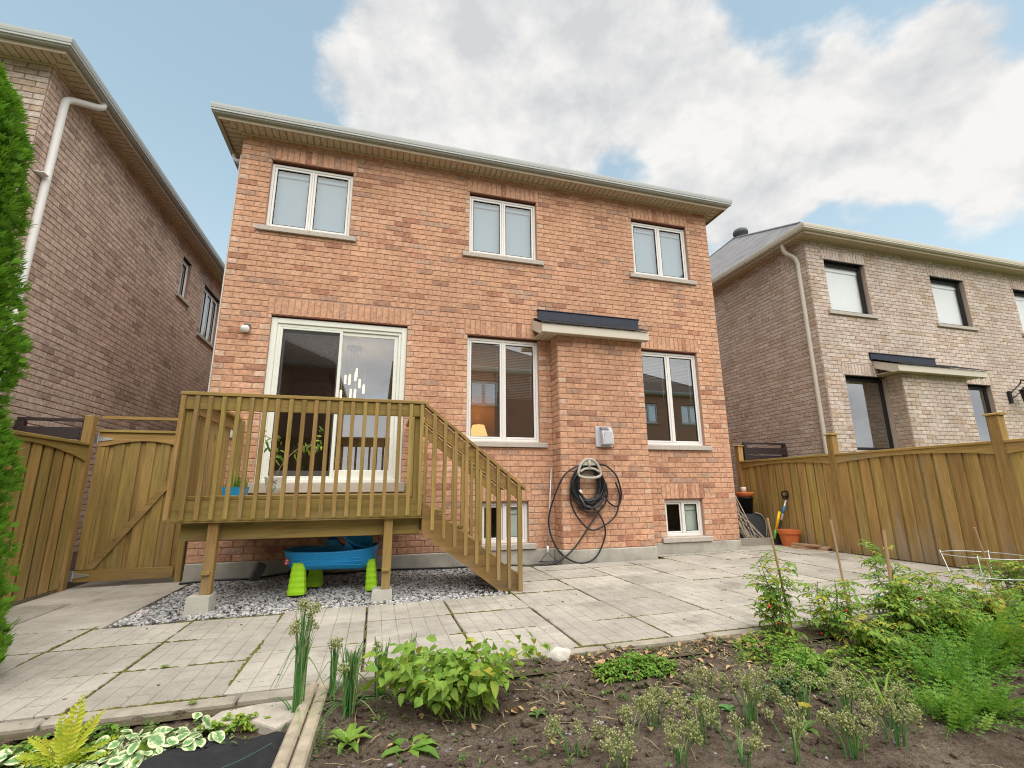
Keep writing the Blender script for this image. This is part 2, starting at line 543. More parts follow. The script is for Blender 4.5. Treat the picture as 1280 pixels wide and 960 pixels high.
shingle_mat('shingle_grey', (.20, .195, .20))
shingle_mat('shingle_dark', (.05, .05, .055))
shingle_mat('shingle_brown', (.085, .065, .052))

# ------------------------------------------------------------------ mesh helpers
WM = {}


def link(name, mesh, parent=None, mw=None):
    o = bpy.data.objects.new(name, mesh)
    col.objects.link(o)
    mw = mw or Matrix.Identity(4)
    if parent is not None:
        o.parent = parent
        o.matrix_parent_inverse = WM[parent.name].inverted()
    o.matrix_basis = mw
    WM[o.name] = mw.copy()
    return o


def thing(name, label, cat, loc=(0, 0, 0), group=None):
    o = link(name, None, None, Matrix.Translation(loc))
    o.empty_display_size = .1
    return tag(o, label, cat, group)


def tag(o, label=None, cat=None, group=None, kind=None):
    if label: o['label'] = label
    if cat: o['category'] = cat
    if group: o['group'] = group
    if kind: o['kind'] = kind
    return o


class MB:
    def __init__(s, M=None):
        s.v, s.f, s.t = [], [], []
        s.M = M

    def add(s, vs, fs, tone=.5):
        b = len(s.v)
        if s.M is not None:
            vs = [s.M @ Vector(p) for p in vs]
        s.v.extend(tuple(p) for p in vs)
        s.f.extend(tuple(i + b for i in q) for q in fs)
        if isinstance(tone, (list, tuple)):
            s.t.extend(tone)
        else:
            s.t.extend([tone] * len(fs))
        return s

    def box(s, x0, x1, y0, y1, z0, z1, tone=.5):
        vs = [(x, y, z) for z in (z0, z1) for y in (y0, y1) for x in (x0, x1)]
        return s.add(vs, [(0, 2, 3, 1), (4, 5, 7, 6), (0, 1, 5, 4), (1, 3, 7, 5), (3, 2, 6, 7), (2, 0, 4, 6)], tone)

    def cbox(s, x0, x1, y0, y1, z0, z1, c=.004, tone=.5):
        """box with chamfered edges"""
        c = min(c, (x1 - x0) * .3, (y1 - y0) * .3, (z1 - z0) * .3)
        X, Y, Z = (x0, x1), (y0, y1), (z0, z1)
        vs, ix = [], {}
        for i in (0, 1):
            for j in (0, 1):
                for k in (0, 1):
                    sx, sy, sz = (c if i == 0 else -c), (c if j == 0 else -c), (c if k == 0 else -c)
                    for a, p in (('x', (X[i], Y[j] + sy, Z[k] + sz)), ('y', (X[i] + sx, Y[j], Z[k] + sz)), ('z', (X[i] + sx, Y[j] + sy, Z[k]))):
                        ix[(i, j, k, a)] = len(vs); vs.append(p)
        fs = []

        def q(*ids): fs.append(tuple(ix[t] for t in ids))
        q((0, 0, 0, 'x'), (0, 0, 1, 'x'), (0, 1, 1, 'x'), (0, 1, 0, 'x')); q((1, 0, 0, 'x'), (1, 1, 0, 'x'), (1, 1, 1, 'x'), (1, 0, 1, 'x'))
        q((0, 0, 0, 'y'), (1, 0, 0, 'y'), (1, 0, 1, 'y'), (0, 0, 1, 'y')); q((0, 1, 0, 'y'), (0, 1, 1, 'y'), (1, 1, 1, 'y'), (1, 1, 0, 'y'))
        q((0, 0, 0, 'z'), (0, 1, 0, 'z'), (1, 1, 0, 'z'), (1, 0, 0, 'z')); q((0, 0, 1, 'z'), (1, 0, 1, 'z'), (1, 1, 1, 'z'), (0, 1, 1, 'z'))
        for i in (0, 1):
            for j in (0, 1):
                q((i, j, 0, 'x'), (i, j, 1, 'x'), (i, j, 1, 'y'), (i, j, 0, 'y'))
        for i in (0, 1):
            for k in (0, 1):
                q((i, 0, k, 'x'), (i, 1, k, 'x'), (i, 1, k, 'z'), (i, 0, k, 'z'))
        for j in (0, 1):
            for k in (0, 1):
                q((0, j, k, 'y'), (1, j, k, 'y'), (1, j, k, 'z'), (0, j, k, 'z'))
        for i in (0, 1):
            for j in (0, 1):
                for k in (0, 1):
                    q((i, j, k, 'x'), (i, j, k, 'y'), (i, j, k, 'z'))
        return s.add(vs, fs, tone)

    def prism(s, poly, axis, a0, a1, tone=.5):
        """poly: 2-D outline; axis 'y' -> (x,z) extruded along y, 'x' -> (y,z), 'z' -> (x,y)"""
        n = len(poly)

        def P(p, a):
            return {'y': (p[0], a, p[1]), 'x': (a, p[0], p[1]), 'z': (p[0], p[1], a)}[axis]
        vs = [P(p, a0) for p in poly] + [P(p, a1) for p in poly]
        fs = [tuple(range(n)), tuple(range(2 * n - 1, n - 1, -1))] + [(i, i + n, (i + 1) % n + n, (i + 1) % n) for i in range(n)]
        return s.add(vs, fs, tone)

    def tube(s, pts, r, n=8, tone=.5, cap=True):
        pts = [Vector(p) for p in pts]
        m = len(pts)
        rs = r if isinstance(r, (list, tuple)) else [r] * m
        vs, fs = [], []
        prev = None
        for i, p in enumerate(pts):
            d = (pts[min(i + 1, m - 1)] - pts[max(i - 1, 0)])
            if d.length < 1e-9: d = Vector((0, 0, 1))
            d.normalize()
            if prev is None:
                a = d.orthogonal().normalized()
            else:
                a = (prev - d * prev.dot(d))
                a = a.normalized() if a.length > 1e-6 else d.orthogonal().normalized()
            prev = a
            b = d.cross(a)
            for k in range(n):
                t = 2 * math.pi * k / n
                vs.append(p + (a * math.cos(t) + b * math.sin(t)) * rs[i])
        for i in range(m - 1):
            for k in range(n):
                fs.append((i * n + k, i * n + (k + 1) % n, (i + 1) * n + (k + 1) % n, (i + 1) * n + k))
        if cap:
            fs.append(tuple(range(n - 1, -1, -1))); fs.append(tuple((m - 1) * n + k for k in range(n)))
        return s.add(vs, fs, tone)

    def lathe(s, prof, c, n=24, tone=.5):
        vs, fs = [], []
        m = len(prof)
        for r, z in prof:
            for k in range(n):
                t = 2 * math.pi * k / n
                vs.append((c[0] + r * math.cos(t), c[1] + r * math.sin(t), c[2] + z))
        for i in range(m - 1):
            for k in range(n):
                fs.append((i * n + k, i * n + (k + 1) % n, (i + 1) * n + (k + 1) % n, (i + 1) * n + k))
        return s.add(vs, fs, tone)

    def blob(s, c, rx, ry, rz, seed=0, amt=.2, lv=2, tone=.5):
        rnd = random.Random(seed)
        off = Vector((rnd.random() * 50, rnd.random() * 50, rnd.random() * 50))
        vs, fs = ICO[lv]
        out = []
        for v in vs:
            k = 1 + amt * 2 * mnoise.noise(v * 1.4 + off)
            out.append((c[0] + v.x * rx * k, c[1] + v.y * ry * k, c[2] + v.z * rz * k))
        return s.add(out, fs, tone)

    def leaf(s, p, d, up, ln, wd, tone=.5, droop=.25):
        """folded, drooping leaf: eight triangles"""
        d = d.normalized()
        sd_ = d.cross(up)
        if sd_.length < 1e-4: sd_ = d.orthogonal()
        sd_.normalize()
        nn = sd_.cross(d)
        A = p
        B = p + d * ln * .38 - nn * ln * droop * .12
        C = p + d * ln * .72 - nn * ln * droop * .42
        D_ = p + d * ln * .96 - nn * ln * droop
        fo = nn * wd * .16
        vs = [A, B, C, D_, B + sd_ * wd * .5 + fo, B - sd_ * wd * .5 + fo, C + sd_ * wd * .36 + fo, C - sd_ * wd * .36 + fo]
        return s.add(vs, [(0, 4, 1), (0, 1, 5), (1, 4, 6, 2), (5, 1, 2, 7), (2, 6, 3), (7, 2, 3)], tone)

    def strip(s, pts, w0, tone=.5, side=None):
        """tapering blade along points"""
        pts = [Vector(p) for p in pts]
        m = len(pts)
        side = side or (pts[-1] - pts[0]).cross(Vector((0, 0, 1)))
        if side.length < 1e-5: side = Vector((1, 0, 0))
        side = side.normalized()
        vs, fs = [], []
        for i, p in enumerate(pts):
            w = w0 * (1 - (i / (m - 1)) ** 2) * .5 + w0 * .04
            vs += [p - side * w, p + side * w]
        for i in range(m - 1):
            fs.append((2 * i, 2 * i + 1, 2 * i + 3, 2 * i + 2))
        return s.add(vs, fs, tone)

    def mesh(s, name, mat, smooth=False):
        me = bpy.data.meshes.new(name)
        me.from_pydata(s.v, [], s.f)
        if mat: me.materials.append(MATS[mat])
        a = me.attributes.new('tone', 'FLOAT', 'FACE')
        a.data.foreach_set('value', np.asarray(s.t, dtype=np.float32))
        if smooth:
            me.polygons.foreach_set('use_smooth', np.ones(len(me.polygons), dtype=bool))
        me.update()
        return me

    def build(s, name, mat, parent=None, smooth=False, label=None, cat=None, group=None, kind=None):
        o = link(name, s.mesh(name, mat, smooth), parent)
        return tag(o, label, cat, group, kind)

    def center_build(s, name, mat, parent=None, smooth=False, **kw):
        """same, with the object's origin in the middle of its mesh"""
        a = np.array(s.v); c = (a.min(0) + a.max(0)) / 2
        s.v = [tuple(p) for p in (a - c)]
        o = link(name, s.mesh(name, mat, smooth), parent, Matrix.Translation(c))
        return tag(o, **kw)


def make_ico():
    res = {}
    import bmesh
    for lv in (1, 2, 3):
        bm = bmesh.new()
        bmesh.ops.create_icosphere(bm, subdivisions=lv, radius=1)
        bm.verts.index_update()
        res[lv] = ([v.co.copy() for v in bm.verts], [tuple(v.index for v in f.verts) for f in bm.faces])
        bm.free()
    return res


ICO = make_ico()


def spline(pts, n=8, closed=False):
    P = [Vector(p) for p in pts]
    out = []
    m = len(P)
    for i in range(m if closed else m - 1):
        g = (lambda k: P[k % m]) if closed else (lambda k: P[max(0, min(m - 1, k))])
        p0, p1, p2, p3 = g(i - 1), g(i), g(i + 1), g(i + 2)
        for j in range(n):
            t = j / n
            out.append(.5 * ((2 * p1) + (p2 - p0) * t + (2 * p0 - 5 * p1 + 4 * p2 - p3) * t * t + (3 * p1 - p0 - 3 * p2 + p3) * t ** 3))
    out.append(P[0] if closed else P[-1])
    return out


def project(p):
    d = Vector(p) - Vector((0, CAMY, 0))
    z = d.dot(cw)
    if z < .05: return None
    return 640 + FPX * d.dot(cr) / z, 480 - FPX * d.dot(cu) / z


# ------------------------------------------------------------------ brick walls
ROW, BL, JT = .0901, .265, .011
Z0B = -.907


def wall_matrix(ox, oy, ang):
    return Matrix.Translation((ox, oy, 0)) @ Matrix.Rotation(ang, 4, 'Z')


def backing(M, U0, U1, V0, V1, openings, parent, mat, depth=.12, name='wall'):
    """the wall behind the bricks, with its openings and their reveals; outer face at local y=0"""
    us = sorted({U0, U1, *[a for o in openings for a in o[:2] if U0 < a < U1]})
    vs_ = sorted({V0, V1, *[a for o in openings for a in o[2:4] if V0 < a < V1]})
    mb = MB(M)
    for i in range(len(us) - 1):
        for j in range(len(vs_) - 1):
            cu_, cv = (us[i] + us[i + 1]) / 2, (vs_[j] + vs_[j + 1]) / 2
            if any(o[0] < cu_ < o[1] and o[2] < cv < o[3] for o in openings): continue
            mb.add([(us[i], 0, vs_[j]), (us[i + 1], 0, vs_[j]), (us[i + 1], 0, vs_[j + 1]), (us[i], 0, vs_[j + 1])], [(0, 1, 2, 3)])
    for a, b, c, d in [o[:4] for o in openings]:
        for q in ([(a, 0, c), (a, depth, c), (a, depth, d), (a, 0, d)], [(b, 0, c), (b, 0, d), (b, depth, d), (b, depth, c)],
                  [(a, 0, c), (b, 0, c), (b, depth, c), (a, depth, c)], [(a, 0, d), (a, depth, d), (b, depth, d), (b, 0, d)]):
            mb.add(q, [(0, 1, 2, 3)], .3)
    return mb.build(name, mat, parent)


def brick_spans(U0, U1, V0, V1, holes, rnd, tone, pale_edges=True):
    """list of (u0,u1,v0,v1,tone): running bond with cut bricks at every edge"""
    out = []
    nrow = int(math.ceil((V1 - V0) / ROW - .01))
    for k in range(nrow):
        a, b = V0 + k * ROW, min(V0 + (k + 1) * ROW, V1)
        segs = [(U0, U1, a, b)]
        for h in holes:
            ns = []
            for (s0, s1, va, vb) in segs:
                if h[1] <= s0 or h[0] >= s1 or h[3] <= va + .004 or h[2] >= vb - .004:
                    ns.append((s0, s1, va, vb)); continue
                if h[0] - s0 > .02: ns.append((s0, h[0], va, vb))
                if s1 - h[1] > .02: ns.append((h[1], s1, va, vb))
                m0, m1 = max(s0, h[0]), min(s1, h[1])
                if h[2] - va > .03: ns.append((m0, m1, va, h[2]))
                if vb - h[3] > .03: ns.append((m0, m1, h[3], vb))
            segs = ns
        off = (k % 2) * BL / 2
        for (s0, s1, va, vb) in segs:
            g0 = math.floor((s0 - U0 + off) / BL)
            cuts = [s0]
            x = U0 - off + (g0 + 1) * BL
            while x < s1 - .045:
                if x - cuts[-1] > .045: cuts.append(x)
                x += BL
            cuts.append(s1)
            for i in range(len(cuts) - 1):
                p, q = cuts[i] + JT / 2, cuts[i + 1] - JT / 2
                if q - p < .02: continue
                edge = (q - p) < BL * .62
                t = tone(rnd, edge and pale_edges)
                out.append((p, q, va + JT / 2, vb - JT / 2, t))
    return out


def soldier_spans(u0, u1, v0, v1, rnd, tone):
    n = max(3, round((u1 - u0) / ROW))
    w = (u1 - u0) / n
    return [(u0 + i * w + JT / 2, u0 + (i + 1) * w - JT / 2, v0 + JT / 2, v1 - JT / 2, tone(rnd, False)) for i in range(n)]


def brick_geo(w, h, rnd, proud=.008):
    e = .005
    j = lambda: rnd.uniform(-.0012, .0012)
    hw, hh = w / 2, h / 2
    ring = [(-hw, -hh), (hw, -hh), (hw, hh), (-hw, hh)]
    vs = [(x, .004, z) for x, z in ring] + [(x + j(), -proud * .55, z + j()) for x, z in ring] + \
         [(x - math.copysign(e, x) + j(), -proud + j(), z - math.copysign(e, z) + j()) for x, z in ring]
    fs = [(8, 9, 10, 11)] + [(a, (a + 1) % 4, (a + 1) % 4 + 4, a + 4) for a in range(4)] + [(a + 4, (a + 1) % 4 + 4, (a + 1) % 4 + 8, a + 8) for a in range(4)]
    return vs, fs


BRICK_MESH = {}


def lay(spans, M, parent, mat, rnd, nsingle, hidden=None, name='brick', d0=0.):
    """the nsingle bricks that show largest become objects of their own, the rest one mesh of kind stuff"""
    sc_ = []
    for i, (p, q, a, b, t) in enumerate(spans):
        cs = [project(M @ Vector((x, d0, z))) for x, z in ((p, a), (q, a), (q, b), (p, b))]
        if any(c is None for c in cs): sc_.append(-1); continue
        cx_ = sum(c[0] for c in cs) / 4; cy_ = sum(c[1] for c in cs) / 4
        ar = abs(sum(cs[k][0] * cs[(k + 1) % 4][1] - cs[(k + 1) % 4][0] * cs[k][1] for k in range(4))) / 2
        if not (0 < cx_ < 1280 and 0 < cy_ < 960) or (hidden and hidden(cx_, cy_)): ar *= .02
        sc_.append(ar)
    order = sorted(range(len(spans)), key=lambda i: -sc_[i])
    single = set(order[:nsingle])
    mb = MB(M)
    for i, (p, q, a, b, t) in enumerate(spans):
        if i in single:
            w, h = round(q - p, 2), round(b - a, 3)
            tb = round(t * 24) / 24
            key = (mat, w, h, tb, rnd.randrange(2))
            if key not in BRICK_MESH:
                m2 = MB(); m2.add(*brick_geo(w, h, rnd), tb)
                BRICK_MESH[key] = m2.mesh('brick', mat)
            link(name, BRICK_MESH[key], parent, M @ Matrix.Translation(((p + q) / 2, d0 - rnd.uniform(0, .002), (a + b) / 2)))
        else:
            vs, fs = brick_geo(q - p, b - a, rnd)
            dz = d0 - rnd.uniform(0, .002)
            mb.add([(x + (p + q) / 2, y + dz, z + (a + b) / 2) for x, y, z in vs], fs, t)
    if mb.v:
        mb.build('brickwork', mat, parent, kind='stuff')


def tone_orange(r, edge):
    if edge: return r.uniform(.93, 1.) if r.random() < .55 else r.uniform(.3, .66)
    x = r.random()
    if x < .86: return r.uniform(.0, .66)
    if x < .945: return r.uniform(.76, .90)
    return r.uniform(.90, .94)


def tone_tan(r, edge):
    x = r.random()
    return r.uniform(.1, .72) if x < .82 else (r.uniform(.8, .95) if x < .95 else r.uniform(.95, 1))


def tone_pale(r, edge):
    x = r.random()
    if edge and x < .35: return r.uniform(.8, .88)
    return r.uniform(.05, .74) if x < .8 else (r.uniform(.84, .9) if x < .88 else r.uniform(.92, 1))


# ------------------------------------------------------------------ windows
def casement(parent, M, u0, u1, v0, v1, mat='vinyl_white', rec=.055, npan=2, glass='glass', sill=True, blind=0., lintel='lintel_steel', sash=.036, frame=.042, head=.035, curtain=None, slider=False, sillh=.088):
    """u0..u1, v0..v1: the opening in the brick; returns the window frame (a part), its pieces are sub-parts"""
    top = v1 - head
    f = MB(M)
    y0, y1 = rec, rec + .07
    f.cbox(u0, u0 + frame, y0, y1, v0, top, .006); f.cbox(u1 - frame, u1, y0, y1, v0, top, .006)
    f.cbox(u0 + frame, u1 - frame, y0 + .001, y1, top - frame, top, .006); f.cbox(u0 + frame, u1 - frame, y0 + .001, y1, v0, v0 + frame, .006)
    f.box(u0, u1, y1 - .02, y1 + .04, top, v1 + .01)
    w = (u1 - u0 - 2 * frame) / npan
    mul = .03 if npan > 1 else 0
    for k in range(1, npan):
        x = u0 + frame + w * k
        f.cbox(x - mul / 2, x + mul / 2, y0 + .002, y1, v0 + frame, top - frame, .004)
    win = f.build('window', mat, parent)
    for k in range(npan):
        a = u0 + frame + w * k + (mul / 2 if k else 0) + .003
        b = u0 + frame + w * (k + 1) - (mul / 2 if k < npan - 1 else 0) - .003
        c, d = v0 + frame + .003, top - frame - .003
        off = (.018 if (slider and k == 0) else 0)
        s = MB(M)
        ys0, ys1 = y0 + .008 + off, y0 + .055 + off
        s.cbox(a, a + sash, ys0, ys1, c, d, .006); s.cbox(b - sash, b, ys0, ys1, c, d, .006)
        s.cbox(a + sash, b - sash, ys0 + .001, ys1, c, c + sash, .006); s.cbox(a + sash, b - sash, ys0 + .001, ys1, d - sash, d, .006)
        s.build('sash', mat, win)
        gq = MB(M)
        g = .007
        for x0, x1, z0, z1 in ((a + sash, a + sash + g, c + sash, d - sash), (b - sash - g, b - sash, c + sash, d - sash), (a + sash + g, b - sash - g, c + sash, c + sash + g), (a + sash + g, b - sash - g, d - sash - g, d - sash)):
            gq.box(x0, x1, ys0 + .004, ys0 + .03, z0, z1)
        gq.build('gasket', 'gasket', win)
        p = MB(M)
        yy = ys0 + .02
        p.add([(a + sash, yy, c + sash), (b - sash, yy, c + sash), (b - sash, yy, d - sash), (a + sash, yy, d - sash)], [(0, 1, 2, 3)])
        p.build('pane', ('screen_glass' if k == 0 else 'glass_coated') if slider else glass, win)
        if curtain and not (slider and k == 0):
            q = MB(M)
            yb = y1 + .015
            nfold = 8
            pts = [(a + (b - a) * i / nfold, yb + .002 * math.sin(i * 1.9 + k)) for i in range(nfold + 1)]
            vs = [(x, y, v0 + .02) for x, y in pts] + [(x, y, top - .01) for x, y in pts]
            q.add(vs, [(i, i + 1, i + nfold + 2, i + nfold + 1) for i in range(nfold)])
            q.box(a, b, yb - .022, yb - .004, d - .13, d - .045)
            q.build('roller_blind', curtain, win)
        if blind:
            q = MB(M)
            yb = y1 + .05
            z = top - frame - .02
            while z > top - frame - blind * (top - v0):
                q.add([(a, yb - .012, z), (b, yb - .012, z), (b, yb + .012, z - .006), (a, yb + .012, z - .006)], [(0, 1, 2, 3)])
                z -= .028
            q.box(a, b, yb - .02, yb + .02, top - frame - .05, top - frame - .005)
            q.tube([(b - .06, yb - .03, top - frame - .03), (b - .06, yb - .03, top - frame - .85)], .004, 6)
            q.build('venetian_blind', 'blind_white', win)
    if lintel:
        MB(M).box(u0 - .03, u1 + .03, -.001, .10, v1 - .011, v1 + .001).build('lintel', lintel, win)
    if sill:
        m = (u0 + u1) / 2 + .03
        for a, b in ((u0 - .11, m - .002), (m + .002, u1 + .11)):
            MB(M).prism([(-.055, v0 - sillh), (rec + .05, v0 - sillh), (rec + .05, v0 + .004), (rec - .005, v0 + .004), (-.05, v0 - .014), (-.055, v0 - .02)], 'x', a, b).build('sill', 'sill_stone', win)
    return win


# ------------------------------------------------------------------ eaves, gutters, roofs
def sweep_rect(mb, x0, x1, y0, y1, prof):
    """sweep a profile [(outset, z)...] round a rectangle, mitred at its corners"""
    vs, fs = [], []
    for o, z in prof:
        vs += [(x0 - o, y0 - o, z), (x1 + o, y0 - o, z), (x1 + o, y1 + o, z), (x0 - o, y1 + o, z)]
    for i in range(len(prof) - 1):
        for k in range(4):
            fs.append((i * 4 + k, i * 4 + (k + 1) % 4, (i + 1) * 4 + (k + 1) % 4, (i + 1) * 4 + k))
    mb.add(vs, fs)


def eaves(parent, x0, x1, y0, y1, zs, over, peak, roofmat, sides, gut='gutter_white'):
    h = .16
    mb = MB(); sweep_rect(mb, x0, x1, y0, y1, [(over - .115, zs - .03), (over - .095, zs - .03), (over - .092, zs + .0), (over - .09, zs + h)])
    mb.build('fascia', 'fascia_shaded', parent)
    mb = MB()
    g0 = over - .09
    sweep_rect(mb, x0, x1, y0, y1, [(g0, zs + .028), (g0 + .055, zs + .03), (g0 + .062, zs + .055), (g0 + .085, zs + .085), (g0 + .09, zs + .13), (g0 + .09, zs + h), (g0 + .082, zs + h + .008), (g0 + .078, zs + h), (g0 + .078, zs + .05), (g0 + .005, zs + .045)])
    mb.build('gutter', gut, parent)
    s = MB()
    o = over - .114
    sweep_rect(s, x0, x1, y0, y1, [(-.05, zs + .022), (o, zs + .022)])
    pw = .102

    def strips(L, place, i0=0):
        n = int((L + 2 * o) / pw) + 1
        for i in range(n):
            a, b = -o + i * pw, min(-o + (i + 1) * pw - .016, L + o)
            if b <= a: continue

            def inner(u):
                return max(-.01 if 0 <= u <= L else 0, -u if u < 0 else 0, u - L if u > L else 0)
            q = [(a, inner(a)), (b, inner(b)), (b, o), (a, o)]
            pts = [place(u, d, zs) for u, d in q] + [place(u, d, zs + .020) for u, d in q]
            s.add(pts, [(0, 1, 2, 3), (0, 4, 5, 1), (1, 5, 6, 2), (2, 6, 7, 3), (3, 7, 4, 0)])
    if 'rear' in sides: strips(x1 - x0, lambda u, d, z: (x0 + u, y0 - d, z))
    if 'right' in sides: strips(y1 - y0, lambda u, d, z: (x1 + d, y0 + u, z))
    if 'left' in sides: strips(y1 - y0, lambda u, d, z: (x0 - d, y0 + u, z))
    s.build('soffit', 'soffit_tan', parent, kind='stuff')
    tr = MB()
    sweep_rect(tr, x0, x1, y0, y1, [(.035, zs - .001), (.035, zs - .02), (.004, zs - .022), (.004, zs)])
    tr.build('soffit_trim', 'soffit_tan', parent)
    e = over - .03
    zz = zs + h + .012
    c = [(x0 - e, y0 - e, zz), (x1 + e, y0 - e, zz), (x1 + e, y1 + e, zz), (x0 - e, y1 + e, zz)]
    r = MB()
    low = [(p[0], p[1], p[2] - .02) for p in c]
    r.add(c + [peak] + low, [(0, 1, 4), (1, 2, 4), (2, 3, 4), (3, 0, 4)] + [(i + 5, (i + 1) % 4 + 5, (i + 1) % 4, i) for i in range(4)])
    roof = r.build('roof', roofmat, parent)
    rc = MB()
    for p in c:
        rc.tube([Vector(p) * .97 + Vector(peak) * .03 + Vector((0, 0, .0)), Vector(peak) + Vector((0, 0, .01))], .035, 6)
    rc.build('hip_cap', roofmat, roof)
    return roof


def downspout(parent, pts, mat, w=.07, d=.055, straps=()):
    mb = MB()
    mb.tube(spline(pts, 5), w * .5, 10)
    return mb.build('downspout', mat, parent, smooth=True)


# ================================================================== main house
def main_house():
    H = thing('brick_house', 'two storey orange brick house with wooden deck and patio door, centre of the yard', 'house', (-2.327, 0, -1.11))
    rnd = random.Random(11)
    X0, X1, ZT = -2.327, 6.305, 5.582
    M = wall_matrix(0, 0, 0)
    # the openings in the rear wall: u0,u1,v0,v1
    up = [(-1.885, -.645, 4.02, 5.205), (1.33, 2.575, 4.02, 5.205), (4.55, 5.795, 4.02, 5.205)]
    lo = [(1.325, 2.565, .755, 2.525), (4.535, 5.765, .755, 2.525)]
    ba = [(1.56, 2.34, -.815, -.185), (4.825, 5.59, -.815, -.185)]
    door = (-1.645, .345, .115, 2.585)
    ops = up + lo + ba + [door]
    BX0, BX1, BD, BZ = 2.785, 4.37, .33, 2.62
    sold, holes = [], []
    for o in up: sold.append((o[0] - .05, o[1] + .05, o[3], min(o[3] + .255, ZT - .02)))
    for o in lo: sold.append((o[0] - .05, o[1] + .05, o[3], o[3] + .262))
    for o in ba: sold.append((o[0] - .05, o[1] + .05, o[3], o[3] + .262))
    sold.append((door[0] - .06, door[1] + .06, door[3], door[3] + .27))
    for o in up + lo + ba:
        holes.append((o[0], o[1], o[2], o[3])); holes.append((o[0] - .113, o[1] + .113, o[2] - .09, o[2] + .002))
    holes.append(door); holes.append((door[0] - .06, door[1] + .06, -.03, .118))
    holes += sold
    holes.append((BX0, BX1, Z0B, BZ + .06))           # behind the bump-out
    holes.append((BX0 - .22, BX1 + .17, 2.885, 3.075))    # behind the flashing
    backing(M, X0, X1, -1.3, ZT + .03, ops, H, 'mortar_orange')
    spans = brick_spans(X0, X1, Z0B, ZT, holes, rnd, tone_orange)
    for s in sold: spans += soldier_spans(*s, rnd, lambda r, e: r.uniform(.15, .66) if r.random() < .85 else r.uniform(.75, .96))

    def hid(x, y):
        return (205 < x < 535 and y > 490) or (BX0 < -9)
    bump_sp = brick_spans(BX0, BX1, Z0B, BZ, [], rnd, tone_orange)
    MB_ = wall_matrix(0, -BD, 0)
    lay(spans, M, H, 'brick_orange', rnd, 240, hid)
    lay(bump_sp, MB_, H, 'brick_orange', rnd, 60)
    # bump-out: backing and its two sides
    b = MB()
    b.box(BX0 + .003, BX1 - .003, -BD + .001, .004, Z0B - .3, BZ)
    b.build('chimney_breast', 'mortar_orange', H)
    lay(brick_spans(0, BD, Z0B, BZ, [], rnd, tone_orange), wall_matrix(BX0 + .003, 0, R(-90)), H, 'brick_orange', rnd, 0)
    lay(brick_spans(0, BD, Z0B, BZ, [], rnd, tone_orange), wall_matrix(BX1 - .003, -BD, R(90)), H, 'brick_orange', rnd, 0)
    # side and front walls
    w = MB()
    w.add([(X0, 0, -1.3), (X0, 12.5, -1.3), (X0, 12.5, ZT + .03), (X0, 0, ZT + .03)], [(0, 1, 2, 3)])
    w.add([(X1, 0, -1.3), (X1, 12.5, -1.3), (X1, 12.5, ZT + .03), (X1, 0, ZT + .03)], [(0, 1, 2, 3)])
    w.add([(X0, 12.5, -1.3), (X1, 12.5, -1.3), (X1, 12.5, ZT + .03), (X0, 12.5, ZT + .03)], [(0, 1, 2, 3)])
    w.build('side_wall', 'brick_far_orange', H)
    # near strips of the side walls in real brick
    lay(brick_spans(0, 2.4, Z0B, ZT, [], rnd, tone_orange), wall_matrix(X0, 2.4, R(-90)), H, 'brick_orange', rnd, 0)
    lay(brick_spans(0, 2.4, Z0B, ZT, [], rnd, tone_orange), wall_matrix(X1, 0, R(90)), H, 'brick_orange', rnd, 0)
    # foundation
    f = MB()
    f.cbox(X0 - .004, BX0 - .03, -.022, .05, -1.35, Z0B - .004, .01); f.cbox(BX1 + .03, X1 + .004, -.022, .05, -1.35, Z0B - .004, .01)
    f.cbox(BX0 - .03, BX1 + .03, -BD - .028, .05, -1.35, Z0B - .004, .012)
    f.box(X0 - .004, X0 + .05, .05, 12.4, -1.35, Z0B - .004); f.box(X1 - .05, X1 + .004, .05, 12.4, -1.35, Z0B - .004)
    f.build('foundation', 'foundation', H)
    for o in up: casement(H, M, *o, curtain='blind_reflected_sky', glass='glass_coated')
    casement(H, M, *lo[0], blind=.55, glass='glass'); casement(H, M, *lo[1], blind=.30, glass='glass')
    for o in ba: casement(H, M, *o, slider=True, sash=.03, frame=.05, head=.012, curtain='blind_frosted')
    # ---- patio door
    u0, u1, v0, v1 = door
    d = MB()
    y0, y1 = .03, .13
    top = v1 - .03
    fw = .10
    for a, b_ in ((u0, u0 + .085), (u1 - .085, u1)): d.cbox(a, b_, y0, y1, v0, top, .006)
    d.cbox(u0 + .085, u1 - .085, y0 + .001, y1, top - .085, top, .006)
    d.cbox(u0 + .085, u1 - .085, y0 + .001, y1, v0, v0 + .05, .006)
    for a, b_ in ((u0 + .085, u0 + .13), (u1 - .13, u1 - .085)): d.cbox(a, b_, y0 + .02, y1, v0 + .05, top - .085, .005)
    d.cbox(u0 + .13, u1 - .13, y0 + .021, y1, top - .135, top - .085, .005)
    d.box(u0, u1, y1 - .02, y1 + .03, top, v1 + .005)
    D = d.build('patio_door', 'door_paint', H)
    mid = (u0 + u1) / 2 - .02

    def leaf(a, b_, ya, w0, bot, tp):
        s = MB()
        s.cbox(a, a + w0, ya, ya + .035, v0 + .05, top - .135, .005); s.cbox(b_ - w0, b_, ya, ya + .035, v0 + .05, top - .135, .005)
        s.cbox(a + w0, b_ - w0, ya + .001, ya + .035, v0 + .05, v0 + .05 + bot, .005); s.cbox(a + w0, b_ - w0, ya + .001, ya + .035, top - .135 - tp, top - .135, .005)
        s.build('door_leaf', 'door_paint', D)
        MB().add([(a + w0, ya + .016, v0 + .05 + bot), (b_ - w0, ya + .016, v0 + .05 + bot), (b_ - w0, ya + .016, top - .135 - tp), (a + w0, ya + .016, top - .135 - tp)], [(0, 1, 2, 3)]).build('pane', 'glass', D)
    leaf(mid - .02, u1 - .13, .075, .06, .13, .06)
